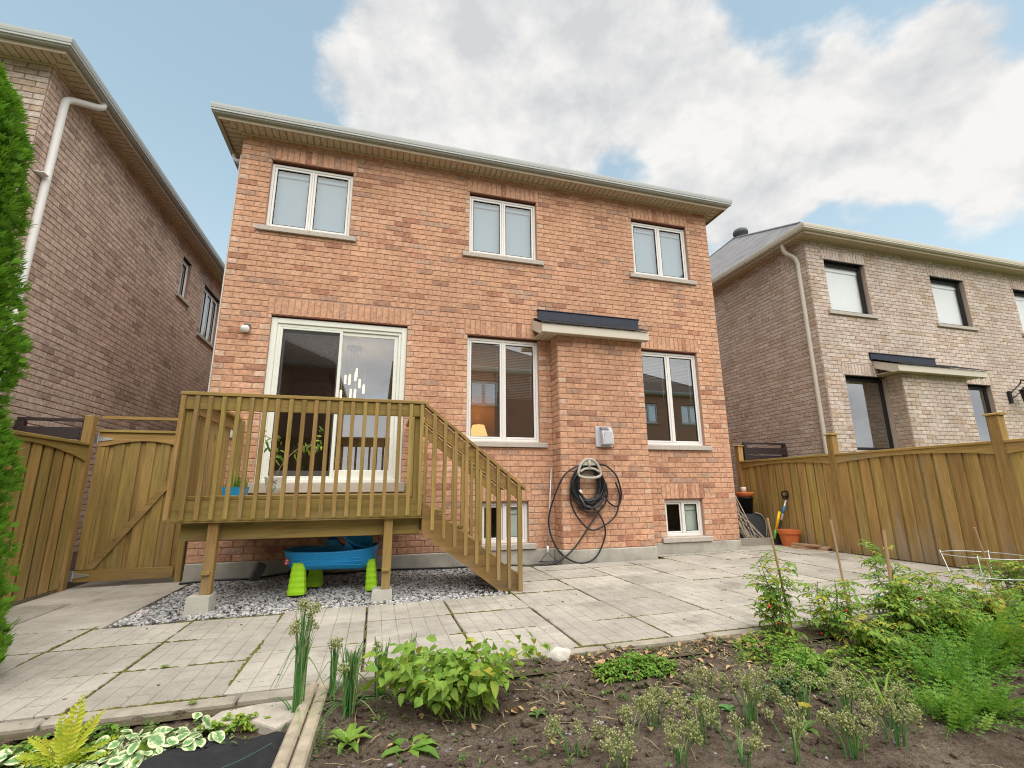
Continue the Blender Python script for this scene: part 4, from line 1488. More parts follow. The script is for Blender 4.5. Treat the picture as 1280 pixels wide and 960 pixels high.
def soil():
    x0, x1, y0, y1 = -4.2, 8.3, -9.5, -3.93
    nx, ny = 330, 170
    m = MB()
    vs = []
    for j in range(ny + 1):
        y = y1 + (y0 - y1) * (j / ny) ** 1.35
        for i in range(nx + 1):
            x = x0 + (x1 - x0) * i / nx
            vs.append((x, y, soil_z(x, y)))
    m.add(vs, [(j * (nx + 1) + i, (j + 1) * (nx + 1) + i, (j + 1) * (nx + 1) + i + 1, j * (nx + 1) + i + 1) for j in range(ny) for i in range(nx)])
    m.build('garden_soil', 'soil', smooth=True, kind='structure')
    rnd = random.Random(8)
    c = MB()
    for _ in range(4200):
        y = -3.99 - abs(rnd.gauss(0, .85)); x = rnd.uniform(-2.4, 6.5)
        s = rnd.uniform(.005, .036) * rnd.uniform(.35, 1)
        c.blob((x, y, soil_z(x, y) + s * .2), s * 1.2, s, s * .8, rnd.randrange(99999), .35, 1)
    c.build('soil_clods', 'soil', kind='stuff')
    pb = MB()
    for _ in range(700):
        y = -3.99 - abs(rnd.gauss(0, .8)); x = rnd.uniform(-2.2, 6.0)
        q = rnd.uniform(.003, .011)
        pb.blob((x, y, soil_z(x, y) + q * .3), q * 1.3, q, q * .7, rnd.randrange(9999), .25, 1, rnd.uniform(.15, .5))
    pb.build('soil_pebbles', 'gravel', kind='stuff')
    d = MB()
    for _ in range(330):
        y = -4.0 - abs(rnd.gauss(0, .6)); x = rnd.uniform(-.1, 4.8)
        if rnd.random() < .4: x, y = rnd.uniform(1.2, 2.9), -4.0 - abs(rnd.gauss(0, .2))
        a = rnd.random() * 6.28
        d.leaf(Vector((x, y, soil_z(x, y) + .012)), Vector((math.cos(a), math.sin(a), rnd.uniform(-.1, .5))), Vector((rnd.gauss(0, .4), rnd.gauss(0, .4), 1)), rnd.uniform(.02, .065), rnd.uniform(.012, .04), .5, rnd.uniform(-.5, .6))
    d.build('dry_leaves', 'dry_leaf', kind='stuff')
    s = MB()
    for _ in range(520):
        y = -4.0 - abs(rnd.gauss(0, .75)); x = rnd.uniform(-.1, 5.2)
        if rnd.random() < .4: x, y = rnd.gauss(2.4, .45), -4.0 - abs(rnd.gauss(0, .2))
        a = rnd.random() * 6.28; L = rnd.uniform(.03, .12)
        p = Vector((x, y, soil_z(x, y) + .010)); q = p + Vector((math.cos(a) * L, math.sin(a) * L, 0)); q.z = soil_z(q.x, q.y) + .014
        s.tube([p, (p + q) / 2 + Vector((0, 0, rnd.uniform(0, .012))), q], rnd.uniform(.0009, .0020), 4)
    s.build('straw_litter', 'straw', kind='stuff')
    # small weeds over the bed
    w = MB()
    for _ in range(1000):
        y = -4.0 - abs(rnd.gauss(0, .9)); x = rnd.uniform(-2.3, 6.0)
        if mnoise.noise(Vector((x * 1.5, y * 1.5, 2))) < -.02 and x > 0: continue
        z = soil_z(x, y)
        for _k in range(rnd.randrange(4, 11)):
            a = rnd.random() * 6.28
            w.leaf(Vector((x, y, z)) + Vector((rnd.gauss(0, .012), rnd.gauss(0, .012), rnd.uniform(0, .02))), Vector((math.cos(a), math.sin(a), rnd.uniform(.15, 1.1))), Vector((0, 0, 1)), rnd.uniform(.010, .045), rnd.uniform(.005, .016), rnd.random(), .3)
    w.build('small_weeds', 'leaf_weed', kind='stuff')


soil()


# ================================================================== deck and stairs
def board(parent, name, mat, x0, x1, y0, y1, z0, z1, c=.004, label=None):
    return MB().cbox(x0, x1, y0, y1, z0, z1, c).center_build(name, mat, parent, label=label)


def deck():
    D = thing('wooden_deck', 'olive stained wooden deck with picket railing and side stairs at the patio door', 'deck', (-.7, -1.0, -1.11))
    wx, wy, wz = 'deck_wood_x', 'deck_wood_y', 'deck_wood_z'
    XL, XR, YF, YB, FZ = -1.90, .49, -1.93, -.06, -.045
    n = 13
    bw = (YB - YF - .02) / n
    for k in range(n):
        board(D, 'deck_board', wx, XL - .005, XR + .02, YF + .02 + k * bw + .003, YF + .02 + (k + 1) * bw - .003, FZ - .038, FZ)
    board(D, 'rim_joist', wx, XL, XR, YF + .0, YF + .04, -.285, FZ - .04)
    board(D, 'rim_joist', wy, XL, XL + .04, YF + .042, YB, -.285, FZ - .04)
    board(D, 'rim_joist', wy, XR - .04, XR, YF + .042, YB, -.285, FZ - .04)
    board(D, 'ledge_strip', wx, XL - .02, XR + .01, YF - .012, YF + .055, -.298, -.286, .002)
    for k in range(5):
        x = XL + .42 + k * .4
        board(D, 'joist', wy, x, x + .038, YF + .05, YB, -.275, FZ - .042)
    board(D, 'beam', wx, XL + .06, XR - .01, YF + .13, YF + .20, -.475, -.30)
    # posts on their footings
    for x, zb, fh in ((-1.575, -.963, 1), (.10, -1.013, 1)):
        p = board(D, 'post', wz, x, x + .092, YF + .03, YF + .122, zb, -.300)
        board(D, 'blocking', wx, x - .004, x + .075, YF + .0, YF + .029, zb + .18, zb + .215, .003)
    for x0, x1, zt in ((-1.68, -1.465, -.965), (.0, .225, -1.015)):
        MB().prism([(x0, -1.25), (x1, -1.25), (x1 - .012, zt - .012), (x1 - .024, zt), (x0 + .024, zt), (x0 + .012, zt - .012)], 'y', YF - .005, YF + .22).build('footing', 'concrete_block', D)
    # railing
    RZ = .995
    board(D, 'corner_post', wz, XL + .01, XL + .10, YF + .005, YF + .095, -.28, RZ - .04)
    board(D, 'corner_post', wz, XR - .105, XR - .015, YF + .005, YF + .095, -.28, RZ - .04)
    board(D, 'rail_post', wz, XL + .01, XL + .10, -.19, -.10, FZ, RZ - .04)
    board(D, 'rail_cap', wx, XL - .045, XR + .035, YF - .055, YF + .055, RZ - .036, RZ)
    board(D, 'rail_board', wx, XL + .0, XR - .0, YF - .033, YF - .0, RZ - .18, RZ - .038)
    board(D, 'rail_cap', wy, XL - .045, XL + .065, YF + .056, -.08, RZ - .036, RZ)
    board(D, 'rail_board', wy, XL - .033, XL - .0, YF + .004, -.08, RZ - .18, RZ - .038)
    rnd = random.Random(2)
    pk = 19
    pm = MB()
    h0, h1 = -.262, RZ - .045
    # one picket, chisel cut at its foot, copied
    pm.prism([(-.019, h0), (.019, h0 + .03), (.019, h1), (-.019, h1)], 'x', -.019, .019)
    pmesh = pm.mesh('picket', wz)
    for k in range(pk + 1):
        x = XL - .012 + (XR - .02 - XL) * k / pk
        link('picket', pmesh, D, Matrix.Translation((x, YF - .053, 0)) @ Matrix.Rotation(rnd.uniform(-.004, .004), 4, 'Y'))
    for k in range(1, 14):
        y = YF + .0 + (1.80) * k / 14
        link('picket', pmesh, D, Matrix.Translation((XL - .053, y, 0)) @ Matrix.Rotation(R(-90), 4, 'Z'))
    # right end: short rail from the stair to the wall
    board(D, 'rail_post', wz, XR - .105, XR - .015, -.985, -.895, FZ, RZ - .055)
    board(D, 'rail_cap', wy, XR - .11, XR + .0, -.88, -.08, RZ - .056, RZ - .02)
    board(D, 'rail_board', wy, XR - .03, XR + .003, -.88, -.08, RZ - .20, RZ - .058)
    for k in range(6):
        link('picket', pmesh, D, Matrix.Translation((XR + .022, -.82 + k * .125, -.02)) @ Matrix.Rotation(R(90), 4, 'Z'))
    # ---- stairs
    xa, xb = XR + .01, 1.60
    sl = .745
    for y0 in (YF + .03, -.98):
        top = lambda x: -.125 - sl * (x - xa)
        xg = xa + (1.115 - .125 - .33) / sl
        MB().prism([(xa, top(xa)), (xb, top(xb)), (xb, -1.112), (xg, -1.112), (xa, top(xa) - .33)], 'y', y0, y0 + .042).build('stringer', wx, D)
    for k in range(5):
        x = xa + .005 + k * .212
        z = FZ - .175 * (k + 1)
        board(D, 'tread', wy, x, x + .25, YF + .075, -.985, z - .038, z)
    capz = lambda x: RZ - .02 - .80 * (x - XR)
    for y0, nm in ((YF - .02, 'front'), (-.985, 'back')):
        yy = y0
        x0, x1 = XR - (.0 if nm == 'front' else .03), 1.675
        # sloped cap, its board below, and the second rail
        for (a, b, ya, yb, xe) in ((.0, .036, yy - .04, yy + .07, x1), (-.17, -.03, yy - .0, yy + .033, 1.60)):
            MB().prism([(x0 + .005, capz(x0) + a - .036), (xe, capz(xe) + a - .036), (xe, capz(xe) + b - .036), (x0 + .005, capz(x0) + b - .036)], 'y', ya, yb).build('stair_rail_cap' if a == 0 else 'stair_rail_board', wx, D)
        for k in range(9):
            x = .605 + .124 * k
            zt = capz(x) - .05
            zb = (-.225 - sl * (x - xa)) if k < 8 else -1.118
            zb = max(zb - .12, -1.118)
            s = 1 if nm == 'front' else -1
            yk = yy - .020 if nm == 'front' else yy - .02
            MB().prism([(x - .019, zb), (x + .019, zb), (x + .019, zt - .0), (x - .019, zt + .03)], 'y', yk - .019, yk + .019).build('stair_picket', wz, D)
    MB().cbox(1.605, 1.64, YF - .02, YF + .06, -1.113, capz(1.62) - .05, .004).center_build('end_post', wz, D)
    MB().cbox(1.605, 1.64, -.985, -.905, -1.113, capz(1.62) - .05, .004).center_build('end_post', wz, D)


deck()


# ================================================================== fences and gates
def fence_panel(F, axis_x, y0, y1, side, wood, seed, zcap, zmid, zend, pitch=.175, bw=.15, zb=-1.10):
    """board-on-board panel in the plane x=axis_x between y0 and y1; side=+1 when the viewer is on +x"""
    rnd = random.Random(seed)
    wz, wy = wood + '_z', wood + '_y'
    L = y1 - y0
    arch = lambda y: zend + (zmid - zend) * math.sin(math.pi * max(0, min(1, (y - y0) / L))) ** .8
    n = int(L / pitch)
    p = L / n
    for k in range(n):
        a = y0 + k * p + (p - bw) / 2 + rnd.uniform(-.004, .004)
        xs = axis_x + side * .008
        zt = min(arch(a), arch(a + bw)) + .05
        M_ = MB(); M_.cbox(min(xs, xs + side * .018), max(xs, xs + side * .018), a, a + bw, zb, zt, .003); M_.center_build('board', wz, F)
        a2 = y0 + k * p - .03
        b2 = MB(); b2.cbox(axis_x - .002 - (.016 if side > 0 else -.0), axis_x + (.0 if side > 0 else .018), max(y0, a2), min(y1, a2 + p - bw + .07), zb, arch(a) + .05, .003); b2.center_build('board', wz, F)
    # arched top board
    m = 18
    out = [(y0 + L * i / m, zcap - .04) for i in range(m + 1)] + [(y0 + L * i / m, arch(y0 + L * i / m)) for i in range(m, -1, -1)]
    xo = axis_x + side * .028
    MB().prism(out, 'x', min(xo, xo + side * .02), max(xo, xo + side * .02)).build('top_board', wy, F)
    MB().cbox(axis_x - .055, axis_x + .07 if side > 0 else axis_x + .055, y0, y1, zcap - .038, zcap, .005).center_build('rail_cap', wy, F) if side > 0 else MB().cbox(axis_x - .07, axis_x + .055, y0, y1, zcap - .038, zcap, .005).center_build('rail_cap', wy, F)
    MB().cbox(axis_x + (.022 if side < 0 else -.065), axis_x + (.065 if side < 0 else -.022), y0, y1, zb + .02, zb + .11, .004).center_build('bottom_rail', wy, F)


def fence_post(F, x, y, zt, wood, cap=True, w=.125):
    MB().cbox(x - w / 2, x + w / 2, y - w / 2, y + w / 2, -1.25, zt, .006).center_build('post', wood + '_z', F)
    if cap:
        c = w / 2 + .022
        MB().prism([(x - c, zt + .002), (x + c, zt + .002), (x + c, zt + .02), (x + c * .55, zt + .035), (x - c * .55, zt + .035), (x - c, zt + .02)], 'y', y - c, y + c).build('post_cap', wood + '_y', F)


def fences():
    F = thing('wooden_fence', 'long brown board fence with capped posts along the right side of the patio', 'fence', (7.82, -2, -1.11))
    ps = [1.50, -.80, -3.17, -5.55]
    for y in ps: fence_post(F, 7.82, y, .90, 'fence_wood')
    for i in range(3):
        fence_panel(F, 7.82, ps[i + 1] + .063, ps[i] - .063, -1, 'fence_wood', 40 + i, .575, .475, .40)
    # left fence
    F = thing('wooden_fence', 'brown board fence on the left between the cedar and the gate', 'fence', (-3.57, -2, -1.11))
    fence_post(F, -3.575, -.11, .965, 'gate_wood', False, .10)
    MB().cbox(-3.53, -3.45, -.30, -.17, .45, .96, .004).center_build('stop_board', 'gate_wood_z', F) if False else None
    fence_panel(F, -3.57, -2.5, -.165, 1, 'gate_wood', 51, .615, .53,   .38, .19, .15)
    fence_post(F, -3.57, -2.57, .90, 'gate_wood', True)
    fence_panel(F, -3.57, -4.9, -2.64, 1, 'gate_wood', 52, .615, .53, .38, .19, .15)
    # header over the gate
    G = thing('wooden_gate', 'brown wooden gate with diagonal brace and metal hinges left of the deck', 'gate', (-2.95, 0, -1.11))
    wz, wx = 'gate_wood_z', 'gate_wood_x'
    y0 = .0
    MB().cbox(-3.52, -2.36, y0 - .0, y0 + .045, .945, .985, .004).center_build('header', wx, G)
    fence_post(G, -2.395, .02, .98, 'gate_wood', False, .07)
    xl, xr = -3.50, -2.45
    n = 6
    p = (xr - xl) / n
    rnd = random.Random(6)
    for k in range(n):
        a = xl + k * p
        MB().cbox(a + .0, a + .115 + rnd.uniform(-.005, .005), y0 + .0, y0 + .018, -1.07, .70, .003).center_build('board', wz, G)
        MB().cbox(a + .10, a + p + .015, y0 + .02, y0 + .036, -1.07, .70, .003).center_build('board', wz, G)
    L = xr - xl
    m = 16
    arch = lambda x: .575 + .085 * math.sin(math.pi * (x - xl) / L) ** 1.2
    out = [(xl + L * i / m, .765) for i in range(m + 1)] + [(xl + L * i / m, arch(xl + L * i / m)) for i in range(m, -1, -1)]
    MB().prism(out, 'y', y0 - .022, y0 - .002).build('top_board', wx, G)
    MB().cbox(xl - .01, xr + .01, y0 - .05, y0 + .05, .767, .80, .004).center_build('gate_cap', wx, G)
    MB().cbox(xl, xl + .085, y0 - .021, y0 - .001, -.925, arch(xl) - .003, .003).center_build('stile', wz, G)
    MB().cbox(xl, xr, y0 - .022, y0 - .002, -1.065, -.93, .003).center_build('bottom_rail', wx, G)
    MB().prism([(xl + .09, -.925), (xl + .19, -.925), (xr, .32), (xr, .45)], 'y', y0 - .0225, y0 - .003).build('brace', wx, G)
    for z in (.68, -.99):
        h = MB()
        h.box(xl - .045, xl - .005, y0 - .03, y0 - .023, z - .06, z + .06)
        h.prism([(xl - .002, z - .035), (xl + .16, z - .008), (xl + .16, z + .008), (xl - .002, z + .035)], 'y', y0 - .03, y0 - .0235)
        h.tube([(xl - .004, y0 - .034, z - .06), (xl - .004, y0 - .034, z + .06)], .008, 8)
        h.build('hinge', 'galvanised', G)
    # dark gates of the neighbours
    for (x0, x1, y, lab, zt) in ((-4.44, -3.66, .05, 'dark brown stained gate beside the left tan house behind the fence', .95), (7.93, 9.12, 1.45, 'dark brown stained gate beside the right pale house behind the fence', 1.0)):
        G = thing('dark_gate', lab, 'gate', ((x0 + x1) / 2, y, -1.11))
        mm = 'dark_brown_paint'
        MB().cbox(x0, x1, y, y + .045, zt - .04, zt, .004).center_build('header', mm, G)
        for x in (x0, x1 - .08): MB().cbox(x, x + .08, y - .01, y + .07, -1.12, zt - .042, .004).center_build('post', mm, G)
        MB().cbox(x0 + .085, x1 - .085, y - .02, y + .0, zt - .27, zt - .12, .004).center_build('top_board', mm, G)
        n = 6
        for k in range(n):
            a = x0 + .085 + (x1 - x0 - .17) * k / n
            MB().cbox(a + .003, a + (x1 - x0 - .17) / n - .003, y + .003, y + .02, -1.08, zt - .29, .003).center_build('board', mm, G)


fences()


# ================================================================== things on the patio
def water_table():
    T = thing('water_table', 'blue plastic toy water table on lime green legs under the deck', 'toy', (-.45, -1.25, -1.11))
    M = Matrix.Translation((-.45, -1.22, -1.10)) @ Matrix.Rotation(R(-7), 4, 'Z')
    # boat shaped tub: rings from bottom to rim
    N = 40

    def ring(a, b, z, sheer):
        o = []
        for k in range(N):
            t = 2 * math.pi * k / N
            c, s_ = math.cos(t), math.sin(t)
            x = a * math.copysign(abs(c) ** .55, c); y = b * math.copysign(abs(s_) ** .62, s_)
            o.append((x, y, z + sheer * (x / a) ** 2 * (1.0 if x > 0 else .35)))
        return o
    rings = [ring(.38, .20, .245, -.02), ring(.44, .255, .262, -.005), ring(.485, .29, .33, .01), ring(.50, .305, .41, .03), ring(.515, .318, .425, .035), ring(.515, .318, .44, .04), ring(.49, .295, .44, .04), ring(.47, .275, .40, .02), ring(.42, .24, .32, .0)]
    m = MB(M)
    vs = [p for r_ in rings for p in r_]
    fs = [(i * N + k, i * N + (k + 1) % N, (i + 1) * N + (k + 1) % N, (i + 1) * N + k) for i in range(len(rings) - 1) for k in range(N)]
    fs += [tuple(range(N - 1, -1, -1)), tuple((len(rings) - 1) * N + k for k in range(N))]
    m.add(vs, fs); m.build('tub', 'plastic_blue', T, smooth=True)
    w = MB(M)
    for q in range(3):                                 # moulded wave lines along the flank
        z = .30 + .035 * q
        for sg in (-1,):
            pts = [(x, sg * (.272 + .011 * q - .30 * max(0, abs(x) - .33) ** 1.6), z + .006 * math.sin(x * 16 + q * 2)) for x in np.linspace(-.36, .38, 36)]
            w.tube([(a, b - .005, c) for a, b, c in pts], .0035, 6)
    w.build('wave_relief', 'plastic_blue', T, smooth=True)
    # legs: broad, ribbed, flaring to the ground
    for (x, y, sc_) in ((-.30, -.235, .92), (-.22, .20, .88), (.455, -.15, .62), (.42, .2, .60)):
        l = MB(M @ Matrix.Translation((x, y, 0)))
        vs, nr = [], 11
        for i in range(nr + 1):
            t = i / nr
            a = (.105 - .035 * t) * sc_; b = (.08 - .025 * t) * sc_
            rib = .004 if i % 2 else 0
            sh = (.0 if x < 0 else .02) * (1 - t)
            for k in range(12):
                th = 2 * math.pi * k / 12
                c, s_ = math.cos(th), math.sin(th)
                vs.append((sh + (a + rib) * math.copysign(abs(c) ** .6, c), (b + rib) * math.copysign(abs(s_) ** .6, s_), .005 + t * (.33 if y < 0 else .28)))
        fs = [(i * 12 + k, i * 12 + (k + 1) % 12, (i + 1) * 12 + (k + 1) % 12, (i + 1) * 12 + k) for i in range(nr) for k in range(12)]
        fs += [tuple(range(11, -1, -1)), tuple(nr * 12 + k for k in range(12))]
        l.add(vs, fs); l.build('leg', 'plastic_lime', T)
    m = MB(M); m.cbox(-.06, .06, -.12, .0, .42, .55, .012); m.prism([(.06, .42), (.20, .42), (.06, .54)], 'y', -.14, -.02); m.prism([(.10, .42), (.26, .42), (.26, .47), (.20, .53)], 'y', -.22, -.16)
    m.build('ramp_blocks', 'plastic_blue_deep', T)
    m = MB(M); m.lathe([(.06, 0), (.06, .10), (.04, .12), (.0, .12)], (-.02, .05, .45), 14); m.build('funnel', 'plastic_blue_deep', T, smooth=True)
    m = MB(M @ Matrix.Translation((.26, .0, .565)) @ Matrix.Rotation(R(34), 4, 'Y') @ Matrix.Rotation(R(20), 4, 'X'))
    m.lathe([(.0, .012), (.17, .012), (.20, .03), (.205, .022), (.19, -.01), (.16, -.02), (.0, -.02)], (0, 0, 0), 28); m.build('tilted_tray', 'plastic_blue', T, smooth=True)
    m = MB(M); m.tube(spline([(.30, -.05, .47), (.36, -.06, .50), (.40, -.02, .48), (.38, .03, .49), (.33, .02, .50)], 6), .010, 6); m.build('net_handle', 'plastic_blue_deep', T, smooth=True)
    # round red maker's sticker: plain disc with a pale numeral-like mark
    MS = M @ Matrix.Translation((-.425, -.262, .345)) @ Matrix.Rotation(R(-32), 4, 'Z') @ Matrix.Rotation(R(84), 4, 'X')
    m = MB(MS); m.lathe([(.0, .004), (.034, .004), (.036, .0)], (0, 0, 0), 20); m.build('sticker', 'red_print', T)
    m = MB(MS); m.prism([(-.010, .018), (.012, .022), (.016, .010), (.004, -.002), (.016, -.014), (.018, -.022), (-.014, -.022), (-.014, -.014), (.004, -.012), (-.006, 0), (.004, .010), (-.008, .010)], 'z', .0045, .006); m.build('sticker_mark', 'label_white', T)


water_table()


def garden_hose():
    # bracket
    t = thing('hose_holder', 'beige plastic hose holder fixed on the chimney breast', 'hose holder', (3.21, -.35, .3))
    m = MB()
    loop = spline([(3.02, -.47, .22), (3.05, -.47, .34), (3.13, -.47, .435), (3.21, -.47, .455), (3.29, -.47, .435), (3.37, -.47, .34), (3.40, -.47, .22), (3.33, -.47, .175), (3.21, -.47, .165), (3.09, -.47, .175)], 5, True)
    m.tube(loop, .022, 8); m.build('outer_ring', 'holder_beige', t, smooth=True)
    m = MB(); m.tube(spline([(3.05, -.475, .26), (3.12, -.475, .30), (3.21, -.475, .31), (3.30, -.475, .30), (3.37, -.475, .26)], 5), .018, 8); m.tube([(3.21, -.475, .31), (3.21, -.475, .44)], .02, 8); m.build('cross_bar', 'holder_beige', t, smooth=True)
    m = MB(); m.prism([(3.03, .20), (3.39, .20), (3.36, .36), (3.29, .43), (3.13, .43), (3.06, .36)], 'y', -.365, -.338); m.prism([(3.10, .36), (3.32, .36), (3.29, .42), (3.21, .44), (3.13, .42)], 'y', -.47, -.365); m.build('back_plate', 'holder_beige', t)
    # hose
    rnd = random.Random(12)
    h = thing('garden_hose', 'black garden hose coiled on the holder with loops trailing to the ground', 'hose', (3.2, -.42, -.2))
    pts = []
    for k in range(16 * 14):
        a = -k / 14 * 2 * math.pi + math.pi / 2
        n = k / 14
        rx = .235 + .055 * math.sin(n * 1.7); rz = .30 + .06 * math.sin(n * 2.3 + 1)
        cx_, cz = 3.20 + .03 * math.sin(n * 1.3), .065 + .02 * math.cos(n * 1.9)
        top = max(0, math.sin(a))
        pts.append((cx_ + rx * math.cos(a) * (1 - .15 * top), -.385 - .011 * (k / 14 % 6) - .01 * math.sin(n * 3), cz + rz * math.sin(a)))
    m = MB(); m.tube(pts, .0155, 8); m.build('hose_coil', 'hose_black', h, smooth=True)
    y = -.40
    A = [(3.30, y - .02, .36), (3.50, y, .37), (3.70, y + .01, .22), (3.78, y + .02, .0), (3.78, y + .02, -.15), (3.70, y + .02, -.28), (3.55, y + .02, -.20), (3.47, y, -.02), (3.40, y, .25)]
    Bp = [(3.68, y - .01, .10), (3.74, y - .01, -.12), (3.66, y - .01, -.40), (3.45, y - .01, -.56), (3.22, y - .01, -.62), (3.02, y - .01, -.45), (2.90, y - .01, -.2), (2.92, y - .02, .1)]
    C = [(3.05, y, .36), (2.80, y - .01, .20), (2.62, y + .05, -.20), (2.55, y + .05, -.52), (2.64, y, -.85), (2.85, y - .01, -1.04), (3.08, y - .01, -1.095), (3.3, y - .01, -1.0), (3.45, y - .01, -.72), (3.43, y - .01, -.50), (3.28, y - .01, -.30), (3.10, y - .01, -.20), (2.95, y, -.1)]
    Dp = [(3.45, y, -.25), (3.20, y - .02, -.55), (2.95, y - .02, -.85), (2.72, y - .03, -1.02), (2.50, y - .03, -1.09), (2.2, -.36, -1.10), (1.9, -.20, -1.10), (1.55, -.16, -1.10), (1.1, -.2, -1.095), (.6, -.17, -1.09), (.0, -.14, -1.085), (-.5, -.2, -1.09), (-.9, -.17, -1.06), (-1.1, -.13, -1.07), (-1.5, -.2, -1.10), (-1.9, -.17, -1.10), (-2.3, -.2, -1.115)]
    E_ = [(3.0, y, -.28), (3.2, y - .02, -.36), (3.42, y - .02, -.30), (3.52, y - .02, -.1), (3.5, y - .02, .1)]
    for P in (A, Bp, C, Dp, E_):
        m = MB(); m.tube(spline(P, 9), .0135, 8); m.build('hose_loop', 'hose_black', h, smooth=True)
    m = MB(); m.tube([(3.02, y - .06, -.1), (3.10, y - .065, -.24), (3.13, y - .065, -.29)], [.016, .02, .017], 8); m.tube([(3.13, y - .07, -.26), (3.24, y - .07, -.30)], .015, 8); m.build('hose_nozzle', 'tool_steel', h, smooth=True)
    m = MB(); m.tube([(3.03, y - .065, -.02), (3.06, y - .068, -.06)], .019, 8); m.build('hose_tag', 'label_white', h)


garden_hose()


def clutter():
    # long handled hoe/rake leaning in the corner
    t = thing('garden_rake', 'silver handled garden rake leaning in the corner by the chimney breast', 'rake', (2.6, -.1, -1.11))
    m = MB(); m.tube([(2.735, -.035, .33), (2.60, -.15, -.86)], .014, 10); m.build('handle', 'silver_handle', t, smooth=True)
    m = MB(); m.tube([(2.60, -.15, -.86), (2.59, -.16, -.96)], .017, 8); m.build('ferrule', 'label_white', t, smooth=True)
    m = MB()
    m.tube(spline([(2.59, -.16, -.95), (2.52, -.2, -1.0), (2.45, -.26, -1.06)], 4), .007, 6); m.tube(spline([(2.59, -.16, -.95), (2.63, -.22, -1.0), (2.70, -.30, -1.06)], 4), .007, 6)
    m.tube([(2.42, -.24, -1.07), (2.74, -.31, -1.07)], .012, 6)
    for k in range(9):
        x = 2.43 + .30 * k / 8; yy = -.242 - .066 * k / 8
        m.tube([(x, yy, -1.07), (x - .005, yy - .03, -1.10)], .005, 5)
    m.build('rake_head', 'tool_steel', t, smooth=True)
    # leaning grey block and two flat ones under the deck
    m = MB(Matrix.Translation((-1.43, -.20, -1.02)) @ Matrix.Rotation(R(24), 4, 'Y') @ Matrix.Rotation(R(20), 4, 'Z'))
    m.cbox(-.055, .055, -.06, .06, -.11, .11, .01); m.build('grey_block', 'grey_block', label='dark grey paving block tilted against the foundation under the deck', cat='paving block', group='dark paving blocks under the deck')
    for i, (x, lab) in enumerate(((-.98, 'flat dark paving block in the gravel, left one of two touching the wall'), (-.76, 'flat dark paving block in the gravel, right one of two touching the wall'))):
        m = MB(); m.cbox(x - .10, x + .10, -.12, -.03, -1.13, -1.035, .01); m.build('grey_block', 'grey_block', label=lab, cat='paving block', group='dark paving blocks under the deck')
    # planter on the deck
    t = thing('planter_box', 'small bright blue planter box of grass on the deck corner', 'planter', (-1.62, -.55, -.045))
    m = MB(); m.prism([(-1.735, -.045), (-1.505, -.045), (-1.49, .045), (-1.485, .05), (-1.755, .05), (-1.75, .045)], 'y', -.98, -.84); m.build('trough', 'planter_blue', t)
    m = MB(); m.box(-1.74, -1.50, -.975, -.845, .05, .053); m.build('potting_soil', 'soil', t)
    m = MB(); rnd = random.Random(3)
    for _ in range(70):
        p = Vector((rnd.uniform(-1.73, -1.51), rnd.uniform(-.97, -.85), .05)); a = rnd.random() * 6.28; h = rnd.uniform(.08, .24)
        m.strip([p, p + Vector((math.cos(a) * .02, math.sin(a) * .02, h * .6)), p + Vector((math.cos(a) * .06, math.sin(a) * .06, h))], .009, rnd.random())
    m.build('grass_blades', 'leaf_ferny', t, kind='stuff')
    # white pot with the spindly plant
    t = thing('flower_pot', 'white pot painted with pink and teal flowers, leafy plant leaning on the deck railing', 'flower pot', (-1.23, -.9, -.045))
    c = (-1.19, -.95, -.045)
    m = MB(); m.lathe([(.0, .0), (.085, .0), (.10, .10), (.118, .20), (.124, .215), (.116, .215), (.10, .18), (.0, .18)], c, 28); m.build('pot', 'pot_glaze', t, smooth=True)
    rnd = random.Random(5)
    for nm, mt, n in (('teal_print', 'print_teal', 16), ('pink_print', 'print_pink', 7)):
        m = MB()
        for _ in range(n):
            a = R(rnd.uniform(228, 285)); z = rnd.uniform(.04, .18); rr = .0865 + .155 * z + .003
            p = Vector((c[0] + rr * math.cos(a), c[1] + rr * math.sin(a), c[2] + z))
            d = Vector((-math.sin(a), math.cos(a), rnd.uniform(-1, 1)))
            m.leaf(p, d, Vector((math.cos(a), math.sin(a), 0)), rnd.uniform(.018, .034), .013, .5, .0)
        m.build(nm, mt, t)
    m = MB()
    st = spline([(c[0], c[1], .13), (c[0] + .05, c[1], .30), (c[0] + .2, c[1] + .02, .50), (c[0] + .38, c[1] + .02, .58), (c[0] + .47, c[1], .68)], 6)
    st2 = spline([(c[0], c[1], .13), (c[0] - .06, c[1], .35), (c[0] - .02, c[1] - .03, .56), (c[0] - .14, c[1], .66)], 6)
    m.tube(st, .006, 6); m.tube(st2, .005, 6); m.build('stem', 'stem_brown', t, smooth=True)
    m = MB()
    for S in (st, st2):
        for _ in range(44 if S is st else 40):
            i = int((rnd.random() ** .6) * (len(S) - 1))
            if i < len(S) * .4: continue
            m.leaf(S[i] + Vector((rnd.gauss(0, .05), rnd.gauss(0, .03), rnd.gauss(.02, .06))), Vector((rnd.gauss(0, .5), rnd.gauss(0, .5), rnd.uniform(-1.3, .2))), Vector((rnd.gauss(0, .4), -1, .6)), rnd.uniform(.06, .13), rnd.uniform(.018, .035), rnd.random() ** 1.3 * .9, .2)
    m.build('leaves', 'leaf_green', t, kind='stuff')
    # ---- right corner
    t = thing('shovel', 'shovel with black grip and blue labelled grey shaft leaning on the fence', 'shovel', (7.55, .2, -1.11))
    a, b = Vector((7.70, .26, -.24)), Vector((7.52, .36, -.86))
    m = MB(); m.tube([a, b], .019, 10); m.build('shaft', 'silver_handle', t, smooth=True)
    m = MB(); m.tube([a + (b - a) * .18, a + (b - a) * .42], .0205, 10); m.build('shaft_label', 'clip_blue', t, smooth=True)
